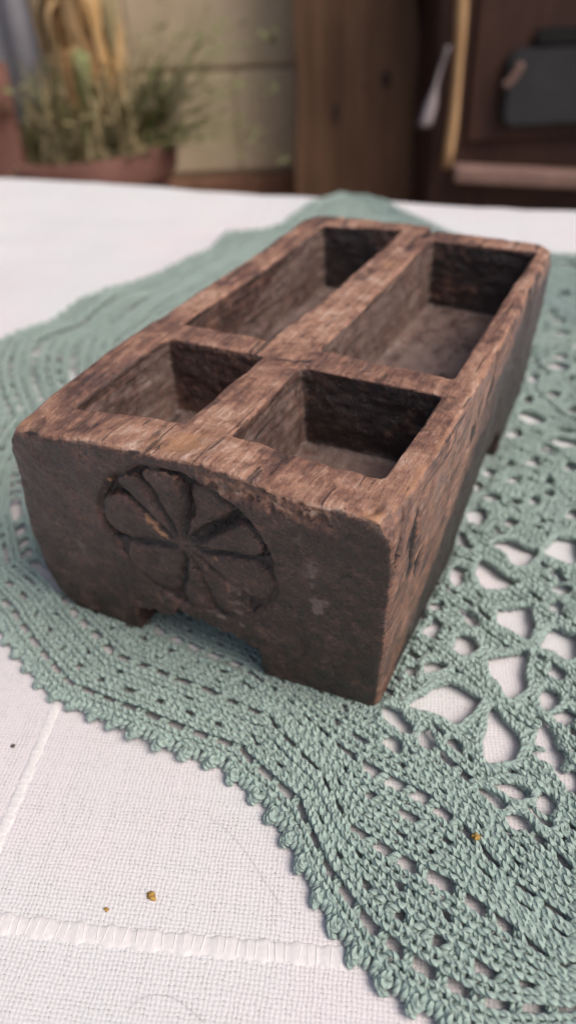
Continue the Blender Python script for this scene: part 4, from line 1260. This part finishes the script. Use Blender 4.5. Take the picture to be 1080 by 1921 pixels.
def blades(n, cx, cy, spread, h0, h1, lean, width, rnd, z0, leafy=0.0, dirx=None):
    bm = bmesh.new()
    for _ in range(n):
        a = rnd.uniform(0, 2 * math.pi); r = spread * math.sqrt(rnd.random())
        bx, by = cx + r * math.cos(a), cy + r * math.sin(a)
        h = rnd.uniform(h0, h1); la = rnd.uniform(0, 2 * math.pi) if dirx is None else dirx + rnd.uniform(-.6, .6); ln = rnd.uniform(.3, 1) * lean
        w = width * rnd.uniform(.6, 1.4); pv = None
        px, py = -math.sin(la), math.cos(la)
        for k in range(6):
            f = k / 5
            x = bx + ln * f ** 1.8 * math.cos(la); y = by + ln * f ** 1.8 * math.sin(la); z = z0 + h * (f - .25 * ln / max(h, .01) * f ** 3)
            ww = w * (1 - f ** 2 * .92)
            cur = (bm.verts.new((x - px * ww, y - py * ww, z)), bm.verts.new((x + px * ww, y + py * ww, z + ww * .3)))
            if pv: bm.faces.new((pv[0], pv[1], cur[1], cur[0]))
            pv = cur
            if leafy and k > 1 and rnd.random() < leafy:
                lw = rnd.uniform(.006, .014); q = rnd.uniform(0, 6.28); tl = rnd.uniform(-.6, .6)
                c, s = math.cos(q), math.sin(q)
                v = [bm.verts.new((x + c * lw * aa - s * lw * .5 * bb, y + s * lw * aa + c * lw * .5 * bb, z + tl * lw * aa)) for aa, bb in ((0, 0), (.8, .9), (2, 0), (.8, -.9))]
                bm.faces.new(v)
    return bm
rnd = random.Random(5)
wd = bg_root('weeds', POT_D, -.325, GZ + PH - .012)
tag(wd, 'tangle of green weeds and pale grass growing in the terracotta pot', 'weeds')
o = bm_obj('green_blades', blades(90, .03, 0, .13, .05, .19, .12, .003, rnd, 0, .5), M_GREEN, wd); o['kind'] = 'stuff'
o = bm_obj('pale_blades', blades(320, .03, -.02, .13, .03, .20, .15, .0026, rnd, 0, .08), M_PALE, wd); o['kind'] = 'stuff'
o = bm_obj('trailing_blades', blades(110, .12, -.02, .06, .04, .24, .23, .003, rnd, 0, .6, 0.0), M_GREEN, wd); o['kind'] = 'stuff'
dl = bg_root('dead_leaves', POT_D, -.295, GZ + PH)
tag(dl, 'bunch of hanging dry ochre leaves above the terracotta pot', 'dry plant')
stem = bmesh.new(); lathe(stem, [(.012, -.016), (.011, .15), (.014, .34), (.009, .42), (.001, .43)], 10)
bm_obj('stem', stem, M_DRYB, dl, True)
for i in range(80):
    bm = bmesh.new(); a = rnd.uniform(0, 2 * math.pi)
    L = rnd.uniform(.08, .2); w = rnd.uniform(.009, .021); zt_ = rnd.uniform(.14, .40); out = rnd.uniform(.025, .085)
    pv = None; px, py = -math.sin(a), math.cos(a); tw = rnd.uniform(-1, 1)
    for k in range(9):
        f = k / 8
        r = .012 + out * math.sin(min(f * 1.7, 1.5)) * (1 - .45 * f)
        z = zt_ + .02 * math.sin(f * 3) - L * f ** 1.3
        ww = w * math.sin(math.pi * (.12 + .86 * f)) ** .7
        t = tw * f
        dx, dy = px * math.cos(t) - py * math.sin(t), px * math.sin(t) + py * math.cos(t)
        x, y = r * math.cos(a), r * math.sin(a)
        cur = [bm.verts.new((x - dx * ww, y - dy * ww, z)), bm.verts.new((x + math.cos(a) * ww * .35, y + math.sin(a) * ww * .35, z)), bm.verts.new((x + dx * ww, y + dy * ww, z + .004 * math.sin(k * 2.1)))]
        if pv:
            bm.faces.new((pv[0], pv[1], cur[1], cur[0])); bm.faces.new((pv[1], pv[2], cur[2], cur[1]))
        pv = cur
    bm_obj('leaf', bm, rnd.choices((M_DRY, M_DRYB, M_PALE, M_GREEN), (62, 16, 14, 8))[0], dl, True)

gs_ = bg_root('corrugated_sheet', 1.62, 0, GZ)
tag(gs_, 'grey corrugated metal sheet at the far left edge', 'metal sheet')
bm = bmesh.new(); rows_ = []
for k in range(61):
    x = -.90 + k * (.5 / 60); y = .008 * math.sin(k * .9)
    rows_.append((bm.verts.new((x, y, 0)), bm.verts.new((x, y, 1.3)), bm.verts.new((x, y + .002, 1.3)), bm.verts.new((x, y + .002, 0))))
for k in range(60):
    a, b = rows_[k], rows_[k + 1]
    for q in range(4): bm.faces.new((a[q], b[q], b[(q + 1) % 4], a[(q + 1) % 4]))
bm.faces.new(rows_[0]); bm.faces.new(rows_[-1])
bm_obj('sheet', bm, M_GREY, gs_, True)

sh = bg_root('roof_tile', 1.30, -.432, GZ)
tag(sh, 'curved terracotta tile standing on end left of the pot', 'tile')
bm = bmesh.new(); pr = []
for i in range(13):
    z = i / 12 * .80
    ring = []
    for k in range(9):
        a = R(200 + k * 140 / 8); ring.append((.045 * math.cos(a), .03 * math.sin(a)))
    for k in range(8, -1, -1):
        a = R(200 + k * 140 / 8); ring.append((.036 * math.cos(a), .022 * math.sin(a)))
    lean = .03 * (z / .8)
    cur = [bm.verts.new((x + lean - .02, y, z)) for x, y in ring]
    if pr:
        for k in range(18): bm.faces.new((pr[k], pr[(k + 1) % 18], cur[(k + 1) % 18], cur[k]))
    else: bm.faces.new(cur)
    pr = cur
bm.faces.new(pr)
bm_obj('tile', bm, M_TERRA, sh, True)
